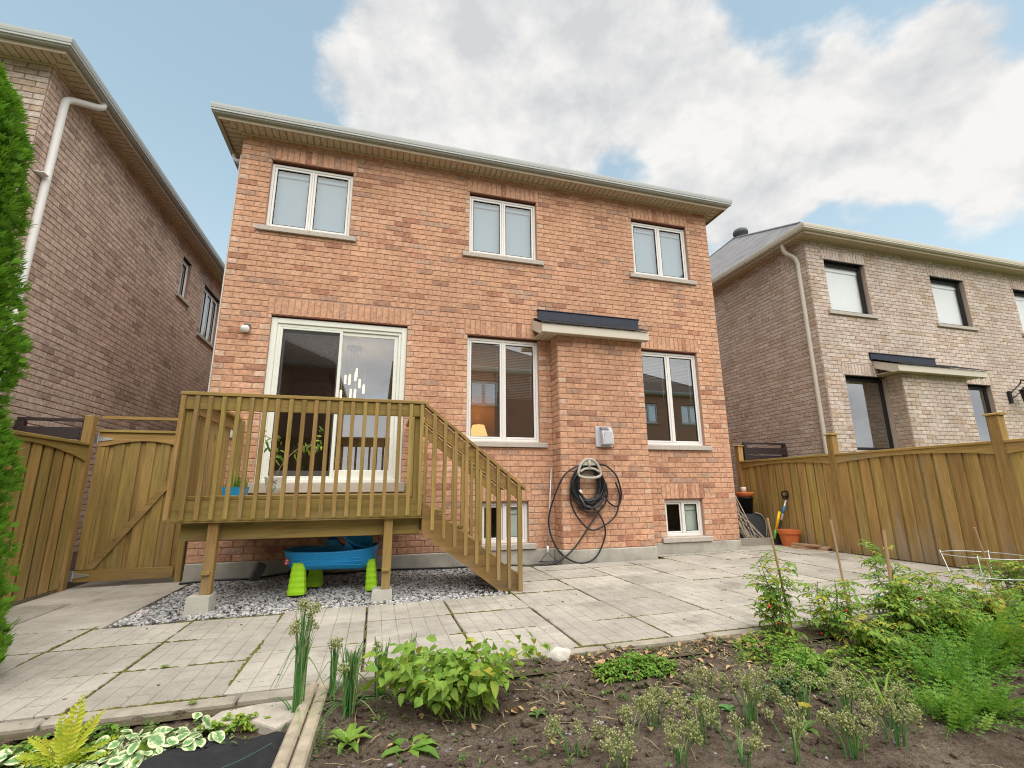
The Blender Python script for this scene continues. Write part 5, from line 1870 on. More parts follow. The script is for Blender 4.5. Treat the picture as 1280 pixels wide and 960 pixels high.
    m = MB(); m.tube([a + (b - a) * .62, b, b + (b - a) * .05], .022, 10); m.build('socket', 'tool_black', t, smooth=True)
    m = MB(); m.tube(spline([a, a + Vector((-.05, .01, .04)), a + Vector((-.055, .02, .14)), a + Vector((.075, .02, .15)), a + Vector((.06, .01, .05)), a], 5), .016, 8)
    m.prism([(7.655, -.20), (7.75, -.20), (7.77, -.155), (7.64, -.155)], 'y', .25, .28); m.build('grip', 'tool_black', t, smooth=True)
    m = MB(); m.prism([(7.42, -.82), (7.60, -.80), (7.60, -1.0), (7.54, -1.09), (7.47, -1.09), (7.41, -1.0)], 'y', .34, .36); m.build('blade', 'tool_steel', t)
    t = thing('edging_tool', 'yellow and green handled garden tool beside the shovel', 'garden tool', (7.4, .3, -1.11))
    m = MB(); m.tube([(7.53, .28, -.46), (7.44, .33, -.80)], [.026, .024], 10); m.build('grip', 'tool_yellow', t, smooth=True)
    m = MB(); m.tube([(7.44, .33, -.80), (7.40, .35, -.97)], [.025, .02], 10); m.build('collar', 'plastic_green', t, smooth=True)
    m = MB(); m.prism([(7.33, -.96), (7.46, -.94), (7.47, -1.05), (7.40, -1.105), (7.34, -1.06)], 'y', .345, .36); m.build('blade', 'tool_steel', t)
    m = MB(); m.lathe([(.0, 0), (.13, 0), (.175, .24), (.20, .25), (.205, .315), (.185, .315), (.165, .25), (.155, .22), (.0, .22)], (7.53, .12, -1.10), 30)
    t = m.build('terracotta_pot', 'terracotta', smooth=True, label='empty terracotta flower pot on the patio by the right fence', cat='flower pot')
    md = t.modifiers.new('edge', 'EDGE_SPLIT'); md.split_angle = R(40)
    # planks
    zs = -1.105
    for i, (x0, x1, y0, y1, rot, lab) in enumerate(((7.35, 7.55, -.62, .02, 20, 'thin reddish board on the patio beside the terracotta pot, lowest of the stack'),
                                                   (7.45, 7.68, -.58, .0, 26, 'wide reddish board lying against the fence, middle of the stack'),
                                                   (7.42, 7.56, -.50, -.02, 14, 'narrow reddish board lying on top of the stack by the fence'))):
        m = MB(Matrix.Translation(((x0 + x1) / 2, (y0 + y1) / 2, zs + .02 + i * .034)) @ Matrix.Rotation(R(rot), 4, 'Z'))
        m.cbox(-(x1 - x0) / 2, (x1 - x0) / 2, -(y1 - y0) / 2, (y1 - y0) / 2, -.016, .016, .003)
        m.build('wood_plank', 'raw_plank', label=lab, cat='plank', group='boards stacked by the right fence')
    m = MB(Matrix.Translation((6.98, .42, -1.02)) @ Matrix.Rotation(R(-4), 4, 'Z')); m.cbox(-.66, .52, -.02, .02, -.075, .075, .004)
    m.build('wood_plank', 'grey_plank', label='long weathered grey plank on edge between the house corner and the pot', cat='plank')
    m = MB(); m.cbox(6.9, 7.6, -.35, .22, -1.128, -1.098, .006)
    # sticks
    rnd = random.Random(9)
    for i in range(22):
        bx = 6.92 + .58 * rnd.random()
        tx = 6.70 + .30 * rnd.random() + (.1 if i == 0 else 0)
        tz = rnd.uniform(-.75, .0) if i else .18
        m = MB(); p0, p1 = Vector((bx, .50 + rnd.uniform(0, .12), -1.10)), Vector((tx, .75 + rnd.uniform(0, .2), tz))
        mid = (p0 + p1) / 2 + Vector((rnd.gauss(0, .02), 0, rnd.gauss(0, .02)))
        m.tube(spline([p0, mid, p1], 4), rnd.uniform(.005, .011), 6)
        m.build('garden_stick', 'stick_wood', smooth=True, label='pale wooden stick in the bundle leaning at the house corner by the right fence', cat='stick', group='sticks leaning at the right house corner')
    t = thing('storage_bin', 'dark grey plastic bin behind the sticks in the fence corner', 'bin', (7.25, 1.0, -1.11))
    m = MB(); m.prism([(7.10, -1.11), (7.72, -1.11), (7.68, -.66), (7.62, -.53), (7.22, -.53), (7.15, -.66)], 'y', .85, 1.28); m.build('bin_body', 'bin_grey', t)
    m = MB(); m.tube(spline([(7.46, .83, -.50), (7.62, .83, -.56), (7.70, .83, -.74), (7.67, .83, -.98)], 5), .012, 8); m.build('bin_handle', 'stick_wood', t, smooth=True)
    m = MB(); m.lathe([(.0, 0), (.115, 0), (.155, .30), (.165, .30), (.165, .33), (.15, .33), (.14, .30), (.0, .28)], (7.44, 1.05, -.528), 22)
    m.build('black_pot', 'pot_black', smooth=True, label='black plastic plant pot standing on the grey bin', cat='plant pot')
    m = MB(); m.lathe([(.0, .0), (.14, .0), (.175, .05), (.185, .075), (.185, .10), (.17, .10), (.0, .09)], (7.44, 1.05, -.197), 22)
    m.build('terracotta_saucer', 'terracotta', smooth=True, label='orange saucer resting on the rim of the black pot', cat='saucer')
    m = MB(); m.lathe([(.0, 0), (.05, 0), (.055, .10), (.05, .105), (.0, .10)], (7.43, 1.05, -.096), 16)
    m.build('white_cup', 'label_white', smooth=True, label='small white cup on top of the stacked pots in the corner', cat='cup')


clutter()


# ================================================================== plants
def cedar():
    T = thing('cedar_tree', 'tall bright green columnar cedar at the left edge of the yard', 'tree', (-3.0, -3.6, -1.15))
    CX = -3.19
    m = MB(); m.tube([(CX, -3.6, -1.3), (CX - .01, -3.6, 0), (CX, -3.6, 2.6)], [.09, .06, .015], 10); m.build('trunk', 'bark', T, smooth=True)
    rnd = random.Random(77)
    m = MB()
    zt = 3.2

    def rad(z):
        return float(np.interp(z, [-1.15, -.9, .6, 2.0, 2.76, 3.05, 3.25], [.97, .97, .76, .60, .48, .32, .06]))
    for i in range(22000):
        t = rnd.random() ** 1.2
        z = -1.08 + t * (zt + 1.08)
        a = rnd.uniform(0, 6.283)
        if rnd.random() < .7: a = rnd.uniform(-1.5, .5)
        lump = 1 + .09 * mnoise.noise(Vector((math.cos(a) * 2.2, math.sin(a) * 2.2, z * 2.6))) + .07 * mnoise.noise(Vector((math.cos(a) * 5, math.sin(a) * 5, z * 6)))
        r = rad(z) * lump * rnd.uniform(.72, 1.02)
        p = Vector((CX + r * math.cos(a), -3.6 + r * math.sin(a), z))
        out = Vector((math.cos(a), math.sin(a), rnd.uniform(.5, 1.6))).normalized()
        side = out.cross(Vector((rnd.gauss(0, .5), rnd.gauss(0, .5), 1))).normalized()
        L = rnd.uniform(.045, .085)
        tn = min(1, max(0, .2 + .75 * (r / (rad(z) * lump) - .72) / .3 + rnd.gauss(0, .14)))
        for k in range(-2, 3):
            d = (out + side * .42 * k).normalized()
            st = p + d * L * .1
            L2 = L * (1 - .13 * abs(k)) * rnd.uniform(.8, 1.15)
            w = side.cross(d).normalized() * .002
            e = st + d * L2
            wd = d.cross(out if abs(k) else side).normalized() if abs(k) else side
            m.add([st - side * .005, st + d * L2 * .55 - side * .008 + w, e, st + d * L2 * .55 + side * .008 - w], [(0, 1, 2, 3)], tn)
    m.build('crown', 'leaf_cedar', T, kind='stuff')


cedar()
RP = random.Random(101)


def onion(x, y, n, h, spread, label, umb=0, group=None, lean=0.):
    z = soil_z(x, y)
    T = thing('onion_plant', label, 'onion plant', (x, y, z), group)
    m = MB(); u = MB()
    for k in range(n):
        a = RP.random() * 6.28
        p = Vector((x + RP.gauss(0, spread * .25), y + RP.gauss(0, spread * .25), z - .01))
        hh = h * RP.uniform(.6, 1.0) ** .8
        o = spread * RP.uniform(.3, 1.3)
        e = p + Vector((math.cos(a) * o + lean, math.sin(a) * o, hh))
        kink = RP.random() < .15
        pts = [p, p + Vector((math.cos(a) * o * .2, math.sin(a) * o * .2, hh * .45)), p + Vector((math.cos(a) * o * .55, math.sin(a) * o * .55, hh * .8)), e if not kink else p + Vector((math.cos(a) * o * 2.5, math.sin(a) * o * 2.5, hh * .45))]
        r = RP.uniform(.0035, .006) * (1 if h > .3 else .8)
        sp = spline(pts, 3)
        m.tube(sp, [r * (1 - .75 * (i / (len(sp) - 1)) ** 1.5) for i in range(len(sp))], 5, RP.random() ** .8, False)
        if k < umb:
            c = e
            for _ in range(46):
                d = Vector((RP.gauss(0, 1), RP.gauss(0, 1), RP.gauss(.1, 1))).normalized()
                q = c + d * RP.uniform(.02, .036)
                u.tube([c, q], .0009, 3, .4, False)
                u.blob(q, .0042, .0042, .005, 1, 0, 1, RP.random())
    # loose outer leaves
    for k in range(max(3, n // 4)):
        a = RP.random() * 6.28; L = h * RP.uniform(.35, .7)
        p = Vector((x, y, z))
        m.strip(spline([p, p + Vector((math.cos(a) * L * .4, math.sin(a) * L * .4, L * .35)), p + Vector((math.cos(a) * L, math.sin(a) * L, RP.uniform(0, L * .2)))], 3), .009, RP.random())
    m.build('stalks', 'leaf_onion', T, smooth=True, kind='stuff')
    if u.v: u.build('seed_heads', 'umbel', T, kind='stuff')


def leaf_mesh(mat, tone, big=1.):
    m = MB()
    # serrated, folded leaf lying along +x, unit length
    N = 7
    vs, fs = [], []
    for i in range(N + 1):
        t = i / N
        w = .36 * math.sin(math.pi * min(1, t * .96 + .02)) ** .75 * (1 - .35 * t)
        w *= (1.0 if i % 2 else .93)
        zc = -.30 * t * t + .05 * math.sin(t * 5)
        vs += [(t, -w, zc + .10 * w / .3), (t, 0, zc), (t, w, zc + .10 * w / .3)]
    for i in range(N):
        fs += [(3 * i, 3 * i + 1, 3 * i + 4, 3 * i + 3), (3 * i + 1, 3 * i + 2, 3 * i + 5, 3 * i + 4)]
    m.add(vs, fs, tone)
    return m.mesh('leaf', mat, True)


LEAFM = [leaf_mesh('leaf_green', t) for t in (.45, .58, .66, .72, .78, .83, .90, .97)]


def place_leaf(parent, mesh, p, d, up, L):
    d = d.normalized()
    s_ = up.cross(d)
    if s_.length < 1e-4: s_ = d.orthogonal()
    s_.normalize()
    n = d.cross(s_)
    M = Matrix(((d.x * L, s_.x * L, n.x * L, p.x), (d.y * L, s_.y * L, n.y * L, p.y), (d.z * L, s_.z * L, n.z * L, p.z), (0, 0, 0, 1)))
    return link('leaf', mesh, parent, M)


def pepper():
    x, y = .52, -4.50
    z = soil_z(x, y)
    T = thing('bean_plant', 'broad bushy plant with light green and yellowing leaves at the near patio edge', 'bean plant', (x, y, z))
    st, low = MB(), MB()
    rnd = random.Random(19)
    tips = []
    for k in range(20):
        a = rnd.uniform(0, 6.28)
        R_ = rnd.uniform(.10, .52); hh = rnd.uniform(.20, .40) * (1.05 - .7 * R_)
        ex, ey = x + R_ * math.cos(a) * 1.0, y + R_ * math.sin(a) * .62 + .06
        b = Vector((x + rnd.gauss(0, .05), y + rnd.gauss(0, .03), z))
        pts = spline([b, b + Vector(((ex - x) * .35, (ey - y) * .35, hh * .75)), Vector((ex, ey, z + hh))], 6)
        st.tube(pts, [.006 * (1 - .6 * i / (len(pts) - 1)) for i in range(len(pts))], 6)
        for i in range(4, len(pts)):
            for q in range(3):
                tips.append((pts[i] + Vector((rnd.gauss(0, .045), rnd.gauss(0, .035), rnd.gauss(.01, .035))), a))
    st.build('stems', 'stem_green', T, smooth=True, kind='stuff')
    rnd.shuffle(tips)
    tips = tips + [(p + Vector((rnd.gauss(0, .05), rnd.gauss(0, .04), rnd.uniform(-.02, .05))), a) for p, a in tips[:200]]
    for i, (p, a) in enumerate(tips):
        b = a + rnd.gauss(0, 1.1)
        d = Vector((math.cos(b), math.sin(b), rnd.uniform(-.8, .5)))
        up = Vector((rnd.gauss(0, .55), rnd.gauss(-.25, .5), 1))
        tn = rnd.choice([2, 3, 3, 4, 4, 5, 5, 1, 6] + ([7, 6] if rnd.random() < .3 else []))
        if i < 280:
            place_leaf(T, LEAFM[tn], p, d, up, rnd.uniform(.035, .09))
        else:
            low.leaf(p, d, up, rnd.uniform(.05, .08), rnd.uniform(.03, .05), .55 + .06 * tn / 2, .3)
    if low.v: low.build('small_leaves', 'leaf_green', T, kind='stuff')


pepper()
onion(-.345, -4.30, 42, .60, .05, 'tallest onion clump with dried seed heads beside the timber edging', 7)
onion(-.08, -4.36, 60, .36, .06, 'dense green onion clump just right of the timber edging', 2, 'green onions in the bed corner')
onion(.08, -4.20, 30, .34, .04, 'thin green onion clump nearest the leafy bean plant', 1, 'green onions in the bed corner')
onion(-.18, -4.12, 22, .32, .035, 'short green onion clump behind the dense one near the kerb', 2, 'green onions in the bed corner')
onion(.26, -4.12, 20, .32, .03, 'few upright onion leaves at the kerb behind the bean plant', 0, 'green onions in the bed corner')


def frond(m, p, d, L, wid, tone, n=9, dens=1):
    """feathery compound frond"""
    d = d.normalized()
    sd_ = d.cross(Vector((0, 0, 1)))
    if sd_.length < 1e-3: sd_ = Vector((1, 0, 0))
    sd_.normalize()
    up = sd_.cross(d)
    prev = p
    for i in range(1, n + 1):
        t = i / n
        c = p + d * L * t - up * L * .30 * t * t
        m.strip([prev, c], .004, tone, sd_)
        w = wid * math.sin(math.pi * (t * .85 + .12))
        for s_ in (-1, 1):
            q = (sd_ * s_ + d * .55 + up * RP.uniform(-.2, .3)).normalized()
            m.leaf(c, q, up, w * RP.uniform(.8, 1.15), w * .56, min(1, max(0, tone + RP.gauss(0, .1))), .25)
        prev = c


def ferny(name, x, y, nf, r, h, label, cat, mat='leaf_ferny', wid=.035, n=8, tone=(.1, 1.), group=None):
    z = soil_z(x, y)
    T = thing(name, label, cat, (x, y, z), group)
    m = MB()
    for k in range(nf):
        a = RP.random() * 6.28
        el = RP.uniform(.35, 1.35)
        L = math.hypot(r, h) * RP.uniform(.55, 1.)
        d = Vector((math.cos(a) * math.cos(el) * r / max(r, h), math.sin(a) * math.cos(el) * r / max(r, h), math.sin(el)))
        frond(m, Vector((x + RP.gauss(0, r * .22), y + RP.gauss(0, r * .22), z)), d, L, wid, RP.uniform(*tone), n)
    m.build('fronds', mat, T, kind='stuff')


def herb_patch(name, x, y, rx, ry, h, n, label, cat, mat='leaf_green', L=.035, tone=(.3, .75)):
    z = soil_z(x, y)
    T = thing(name, label, cat, (x, y, z))
    m = MB()
    for k in range(n):
        a = RP.random() * 6.28; rr = math.sqrt(RP.random())
        px_, py_ = x + rx * rr * math.cos(a), y + ry * rr * math.sin(a)
        hz = h * (1 - rr * rr * .7) * RP.uniform(.3, 1.)
        p = Vector((px_, py_, soil_z(px_, py_) + hz))
        b = RP.random() * 6.28
        for s_ in (-.7, 0, .7):
            m.leaf(p, Vector((math.cos(b + s_), math.sin(b + s_), RP.uniform(-.2, .5))), Vector((RP.gauss(0, .3), RP.gauss(0, .3), 1)), L * RP.uniform(.7, 1.2), L * .55, min(1, max(0, RP.uniform(*tone))), .3)
        if k % 3 == 0: m.tube([Vector((px_ * .9 + x * .1, py_ * .9 + y * .1, soil_z(px_, py_))), p], .0018, 4, .3, False)
    m.build('leaves', mat, T, kind='stuff')


def rosette(name, x, y, n, L, W, label, cat, mat='leaf_weed', tone=(.3, .8), up=(.2, .9), group=None):
    z = soil_z(x, y)
    T = thing(name, label, cat, (x, y, z), group)
    m = MB()
    for k in range(n):
        a = 2.4 * k + RP.gauss(0, .2)
        m.leaf(Vector((x, y, z + .006)), Vector((math.cos(a), math.sin(a), RP.uniform(*up))), Vector((0, 0, 1)), L * RP.uniform(.7, 1.1), W * RP.uniform(.8, 1.1), RP.uniform(*tone), .45)
    m.build('leaves', mat, T, kind='stuff')


herb_patch('herb_patch', 1.68, -4.30, .30, .13, .10, 330, 'low bright green leafy patch beside the white rock', 'herb')
rosette('weed', 1.55, -4.62, 9, .085, .024, 'small star shaped weed in front of the low green patch', 'weed', 'leaf_sage', (.3, .8))
rosette('weed', 1.86, -4.70, 12, .09, .03, 'pale leafy weed right of the star shaped weed', 'weed', 'leaf_weed', (.5, 1.))
rosette('weed', 1.98, -4.78, 7, .06, .03, 'bluish green weed among the pale seed heads', 'weed', 'leaf_onion', (.2, .5))
rosette('weed', .90, -4.62, 9, .07, .022, 'thin sprouting weed at the right foot of the bean plant', 'weed')
rosette('weed', 1.86, -4.27, 8, .07, .022, 'little weed growing at the kerb right of the white rock', 'weed', 'leaf_sage')
rosette('lettuce', -.07, -4.62, 12, .15, .045, 'loose pale green lettuce beside the timber edging', 'lettuce', 'leaf_green', (.5, .85), (.4, 1.3))
rosette('lettuce', .22, -4.78, 8, .17, .06, 'long leaved green seedling in the near soil under the bean plant', 'lettuce', 'leaf_green', (.4, .75), (.0, .4))
ferny('carrot_plant', -.20, -4.62, 22, .13, .10, 'yellow green feathery seedling hugging the timber edging', 'seedling', 'leaf_sage', .012, 9, (.3, .8))


def seedhead(x, y, h, label, n=5, group='pale chive seed heads'):
    z = soil_z(x, y)
    T = thing('chive_plant', label, 'chive plant', (x, y, z), group)
    m, u = MB(), MB()
    for k in range(n):
        a = RP.random() * 6.28; rr = RP.uniform(.02, .12)
        e = Vector((x + rr * math.cos(a), y + rr * math.sin(a), z + h * RP.uniform(.55, 1.)))
        pts = spline([Vector((x + rr * .4 * math.cos(a), y + rr * .4 * math.sin(a), z)), (Vector((x, y, z)) + e) / 2, e], 3)
        m.tube(pts, .0028, 5, RP.random(), False)
        hr = RP.uniform(.022, .05)
        for _ in range(RP.randrange(24, 50)):
            d = Vector((RP.gauss(0, 1), RP.gauss(0, 1), RP.gauss(.3, 1))).normalized()
            q = e + d * hr * RP.uniform(.55, 1.1)
            u.tube([e, q], .0009, 3, .2, False)
            bs = RP.uniform(.0028, .005); u.blob(q, bs, bs, bs * 1.3, 1, 0, 1, RP.random())
    for k in range(8):
        a = RP.random() * 6.28; L = h * RP.uniform(.4, .8)
        p = Vector((x, y, z))
        m.strip(spline([p, p + Vector((math.cos(a) * L * .2, math.sin(a) * L * .2, L * .6)), p + Vector((math.cos(a) * L * .5, math.sin(a) * L * .5, L * .8))], 3), .006, RP.random())
    m.build('stalks', 'leaf_onion', T, kind='stuff')
    u.build('seed_heads', 'umbel', T, kind='stuff')


for i, (x, y, h, lab) in enumerate((
        (1.22, -5.02, .16, 'short chive seed head, leftmost along the near edge of the bed'),
        (1.42, -4.92, .18, 'lone chive seed head standing in open soil'),
        (1.55, -5.10, .20, 'chive clump with pale heads in front of the lone one'),
        (1.72, -4.98, .22, 'chive seed heads nearest the bluish weed'),
        (1.90, -5.05, .28, 'tall chive stalk with loose head in the near bed'),
        (2.00, -4.93, .22, 'chive seed heads behind the tall stalk'),
        (2.10, -5.15, .20, 'dense chive seed heads left of the yellow flower'),
        (2.28, -5.02, .19, 'chive seed heads right of the yellow flower'),
        (2.36, -5.20, .24, 'chive clump at the bottom edge by the sword leaves'),
        (2.52, -5.06, .20, 'rightmost chive clump before the feathery greens'),
        (1.33, -5.26, .16, 'chive clump at the very bottom edge below the lone seed head'),
        (1.62, -5.30, .18, 'chive clump at the very bottom edge left of centre among the seed heads'),
        (1.88, -5.34, .22, 'chive clump with upright stalks at the very bottom edge under the tall stalk'),
        (2.18, -5.38, .20, 'chive clump at the very bottom edge under the yellow flower'),
        (2.46, -5.36, .18, 'chive clump at the very bottom edge before the corner greens'),
        (2.62, -5.22, .16, 'small chive clump touching the corner greens'),
        (1.10, -5.20, .12, 'tiny chive clump at the bottom edge under the bean plant'),
        (.95, -5.02, .12, 'low chive clump at the bottom edge left of the others'))):
    seedhead(x, y, h * RP.uniform(.9, 1.25), lab, 4 + (i * 5) % 6)
rosette('squash_plant', 2.18, -5.10, 6, .09, .05, 'small plant with a yellow flower at the near edge', 'plant', 'leaf_weed')
m = MB()
for k in range(6):
    a = k * 1.05; m.leaf(Vector((2.18, -5.12, soil_z(2.18, -5.12) + .12)), Vector((math.cos(a), math.sin(a), .5)), Vector((0, 0, 1)), .04, .03, .96, .1)
m.build('flower', 'leaf_green', bpy.data.objects['squash_plant'])


# tomatoes
def tomato(x, y, h, r, n, label, fruit=5, dens=1., seed=1, yellow=.1):
    rnd = random.Random(seed)
    z = soil_z(x, y)
    T = thing('tomato_plant', label, 'tomato plant', (x, y, z))
    st, lf = MB(), MB()
    nodes = []
    for k in range(n):
        a = rnd.random() * 6.28
        rr = r * rnd.uniform(.2, 1.); hh = h * rnd.uniform(.45, 1.)
        b = Vector((x + rnd.gauss(0, r * .2), y + rnd.gauss(0, r * .15), z))
        e = Vector((x + rr * math.cos(a), y + rr * .6 * math.sin(a), z + hh))
        pts = spline([b, b * .5 + e * .5 + Vector((rnd.gauss(0, .04), rnd.gauss(0, .04), hh * .12)), e], 6)
        st.tube(pts, [.006 * (1 - .65 * i / (len(pts) - 1)) for i in range(len(pts))], 5)
        for i in range(2, len(pts)):
            if rnd.random() < (.95 if dens >= 1 else .7): nodes.append(pts[i] + Vector((rnd.gauss(0, .02), rnd.gauss(0, .02), 0)))
    for p in nodes:
        a = rnd.random() * 6.28
        d = Vector((math.cos(a), math.sin(a) * .8, rnd.uniform(-.4, .7))).normalized()
        L = rnd.uniform(.07, .18)
        q = p + d * L
        st.tube([p, p + d * L * .5 + Vector((0, 0, .01)), q], .0022, 4)
        sd_ = d.cross(Vector((0, 0, 1))).normalized()
        yl = rnd.random() < yellow
        for t in (.4, .65, .9):
            c = p + d * L * t
            for s_ in (-1, 1):
                lf.leaf(c, sd_ * s_ + d * .6 + Vector((0, 0, rnd.uniform(-.5, .1))), Vector((rnd.gauss(0, .3), rnd.gauss(0, .3), 1)), rnd.uniform(.035, .06), rnd.uniform(.016, .028), min(1, (rnd.uniform(.86, 1.) if yl else rnd.uniform(.45, .92))), .35)
        lf.leaf(q, d + Vector((0, 0, -.3)), Vector((0, 0, 1)), rnd.uniform(.05, .075), .032, .9 if yl else rnd.uniform(.3, .8), .35)
    st.build('stems', 'stem_green', T, smooth=True, kind='stuff')
    lf.build('leaves', 'leaf_green', T, kind='stuff')
    for k in range((fruit + 1) // 2):
        p = rnd.choice(nodes) + Vector((rnd.gauss(0, .02), rnd.gauss(-.03, .02), -.04))
        s_ = rnd.uniform(.010, .015)
        MB().blob(p, s_, s_, s_ * .92, k, .03, 2).build('tomato', 'tomato_red' if rnd.random() < .45 else 'tomato_green', T, smooth=True)


tomato(3.06, -4.08, .60, .16, 9, 'tall leafy tomato plant at the left end of the row', 3, 1, 61)
tomato(3.50, -4.16, .44, .22, 9, 'sparse tomato plant with red fruit second in the row', 6, .6, 62, .15)
tomato(4.02, -4.30, .46, .28, 14, 'dense tomato plant around the middle stake', 5, 1, 63)
tomato(4.28, -4.10, .68, .14, 5, 'tall thin tomato shoot reaching above the middle stake', 1, 1, 64)
tomato(3.50, -4.50, .26, .24, 9, 'low sprawling tomato plant in front of the row', 5, 1, 65, .2)
tomato(4.45, -4.42, .30, .26, 12, 'bushy green tomato plant left of the wire cage', 4, 1, 66)
tomato(5.15, -4.20, .27, .28, 10, 'yellowing tomato plant at the foot of the wire cage', 3, .6, 67, .7)
tomato(5.70, -4.15, .52, .22, 10, 'tomato plant growing up inside the wire cage at the right', 3, 1, 68)
tomato(5.05, -4.62, .42, .30, 12, 'leafy yellow green tomato plant in front of the wire cage', 2, 1, 69, .2)
tomato(4.75, -4.15, .40, .25, 10, 'leafy tomato plant between the thick stake and the wire cage', 2, 1, 70, .15)
herb_patch('parsley_plant', 2.62, -4.70, .20, .14, .22, 260, 'curly green parsley clump in front of the tomatoes', 'parsley', 'leaf_ferny', .038, (.35, .95))
herb_patch('parsley_plant', 2.36, -4.78, .16, .10, .11, 110, 'smaller grey green parsley clump left of the curly one', 'parsley', 'leaf_sage', .03, (.0, .5))
ferny('weed', 2.42, -4.42, 16, .14, .13, 'yellowish feathery weed at the edge of the soil before the tomatoes', 'weed', 'leaf_weed', .014, 8, (.4, 1.))
ferny('weed', 2.72, -4.40, 26, .18, .10, 'low feathery green weed left of the tall tomato plant', 'weed', 'leaf_ferny', .016, 8, (.3, .8))
ferny('carrot_plant', 3.45, -4.98, 80, .26, .24, 'feathery carrot greens in the near right of the bed', 'carrot plant', 'leaf_ferny', .030, 10, (.25, .7), 'feathery greens at the right')
ferny('carrot_plant', 3.85, -4.85, 110, .30, .30, 'thick feathery carrot greens right of the sword leaves', 'carrot plant', 'leaf_ferny', .032, 10, (.2, .7), 'feathery greens at the right')
ferny('marigold_plant', 4.35, -4.75, 130, .32, .42, 'tall bright feathery marigold bush at the right edge', 'marigold', 'leaf_ferny', .036, 10, (.4, 1.), 'feathery greens at the right')
ferny('carrot_plant', 2.98, -5.28, 70, .22, .14, 'low feathery greens at the bottom right corner', 'carrot plant', 'leaf_ferny', .030, 9, (.3, .8), 'feathery greens at the right')
ferny('carrot_plant', 3.30, -5.25, 90, .26, .20, 'feathery greens at the bottom right below the marigold bush', 'carrot plant', 'leaf_ferny', .030, 9, (.3, .8), 'feathery greens at the right')
rosette('iris_plant', 2.80, -5.05, 10, .24, .014, 'narrow sword leaves before the feathery greens', 'plant', 'leaf_green', (.6, .85), (1., 3.))
# marigold blossoms
mg = bpy.data.objects['marigold_plant']
for k in range(6):
    p = Vector((4.35 + RP.uniform(-.25, .25), -5.0 + RP.uniform(-.2, .1), soil_z(4.35, -4.95) + RP.uniform(.25, .42)))
    mm = MB()
    for q in range(12):
        a = q * 2.4; mm.leaf(p, Vector((math.cos(a), math.sin(a), .2 + .06 * q)), Vector((0, 0, 1)), .022, .015, 1., .1)
    mm.build('blossom', 'leaf_green', mg)


for (x, y, rx, ry, h, n, lab) in ((2.78, -4.30, .30, .22, .10, 260, 'loose weeds at the foot of the tall tomato plant'), (3.35, -4.62, .50, .22, .14, 420, 'tangle of weeds in front of the sparse tomato plant'),
                                  (4.15, -4.62, .50, .25, .16, 420, 'tangle of weeds in front of the dense tomato plant'), (4.95, -4.45, .45, .25, .14, 300, 'yellowing weeds at the foot of the wire cage'), (3.0, -4.92, .28, .14, .08, 150, 'low weeds between the curly parsley and the feathery greens')):
    herb_patch('weed_patch', x, y, rx, ry, h, n, lab, 'weeds', 'leaf_weed' if n < 200 else 'leaf_green', .03, (.3, .95))
# left bed
def hosta(x, y, n, r, label, seed):
    rnd = random.Random(seed)
    z = soil_z(x, y)
    T = thing('variegated_plant', label, 'variegated plant', (x, y, z), 'variegated plants in the left bed')
    key = 'hosta'
    if key not in BRICK_MESH:
        m = MB(); N = 8
        vs, fs, ed = [], [], []
        for i in range(N + 1):
            t = i / N
            w = .42 * math.sin(math.pi * min(1, t * .93 + .05)) ** .7
            zc = -.25 * t * t
            for q in (-1, -.5, 0, .5, 1):
                vs.append((t, q * w, zc + .14 * abs(q) * w - .03 * math.sin(q * 9 + t * 7) * abs(q))); ed.append(max(abs(q) * .9, (t - .7) * 3 if t > .8 else 0))
        for i in range(N):
            for q in range(4): fs.append((5 * i + q, 5 * i + q + 1, 5 * i + q + 6, 5 * i + q + 5))
        m.add(vs, fs)
        me = m.mesh('leaf', 'leaf_hosta', True)
        a = me.attributes.new('edge', 'FLOAT', 'POINT'); a.data.foreach_set('value', np.asarray(ed, dtype=np.float32))
        BRICK_MESH[key] = me
    for k in range(n):
        a = rnd.random() * 6.28; rr = r * math.sqrt(rnd.random())
        p = Vector((x + rr * math.cos(a), y + rr * .6 * math.sin(a), z + rnd.uniform(.02, .12) * (1.2 - rr / r * .7)))
        place_leaf(T, BRICK_MESH[key], p, Vector((math.cos(a + rnd.gauss(0, .5)), math.sin(a + rnd.gauss(0, .5)), rnd.uniform(-.6, .5))), Vector((rnd.gauss(0, .45), rnd.gauss(-.3, .4), 1)), rnd.uniform(.04, .075))


hosta(-1.44, -4.54, 120, .22, 'green and cream variegated plant left of the yellow fern', 71)
hosta(-.98, -4.50, 130, .20, 'green and cream variegated plant between the fern and the black cloth', 72)
hosta(-1.18, -4.74, 80, .24, 'green and cream variegated plant nearest the bottom edge', 73)
hosta(-.78, -4.44, 40, .11, 'small variegated clump touching the black landscape cloth', 74)
z0 = soil_z(-1.24, -4.55)
T = thing('fern', 'yellow green fern with upright fronds in the left bed', 'fern', (-1.24, -4.55, z0))
for (a, L, el) in ((1.7, .34, 1.2), (1.2, .28, 1.0), (2.6, .26, .8), (.5, .28, .6), (.1, .26, .45), (3.0, .24, .6), (2.1, .26, 1.3), (4.2, .22, .6), (5.3, .24, .7), (3.6, .22, .8)):
    m = MB(); frond(m, Vector((-1.24, -4.55, z0 + .03)), Vector((math.cos(a) * math.cos(el), math.sin(a) * math.cos(el) * .6, math.sin(el))), L * .8, .046, RP.uniform(.3, .95), 16); m.build('frond', 'leaf_fern', T)
herb_patch('ground_cover', -1.95, -4.40, .26, .14, .12, 170, 'leafy green weeds against the kerb at the far left of the bed', 'weed', 'leaf_green', .045, (.2, .7))
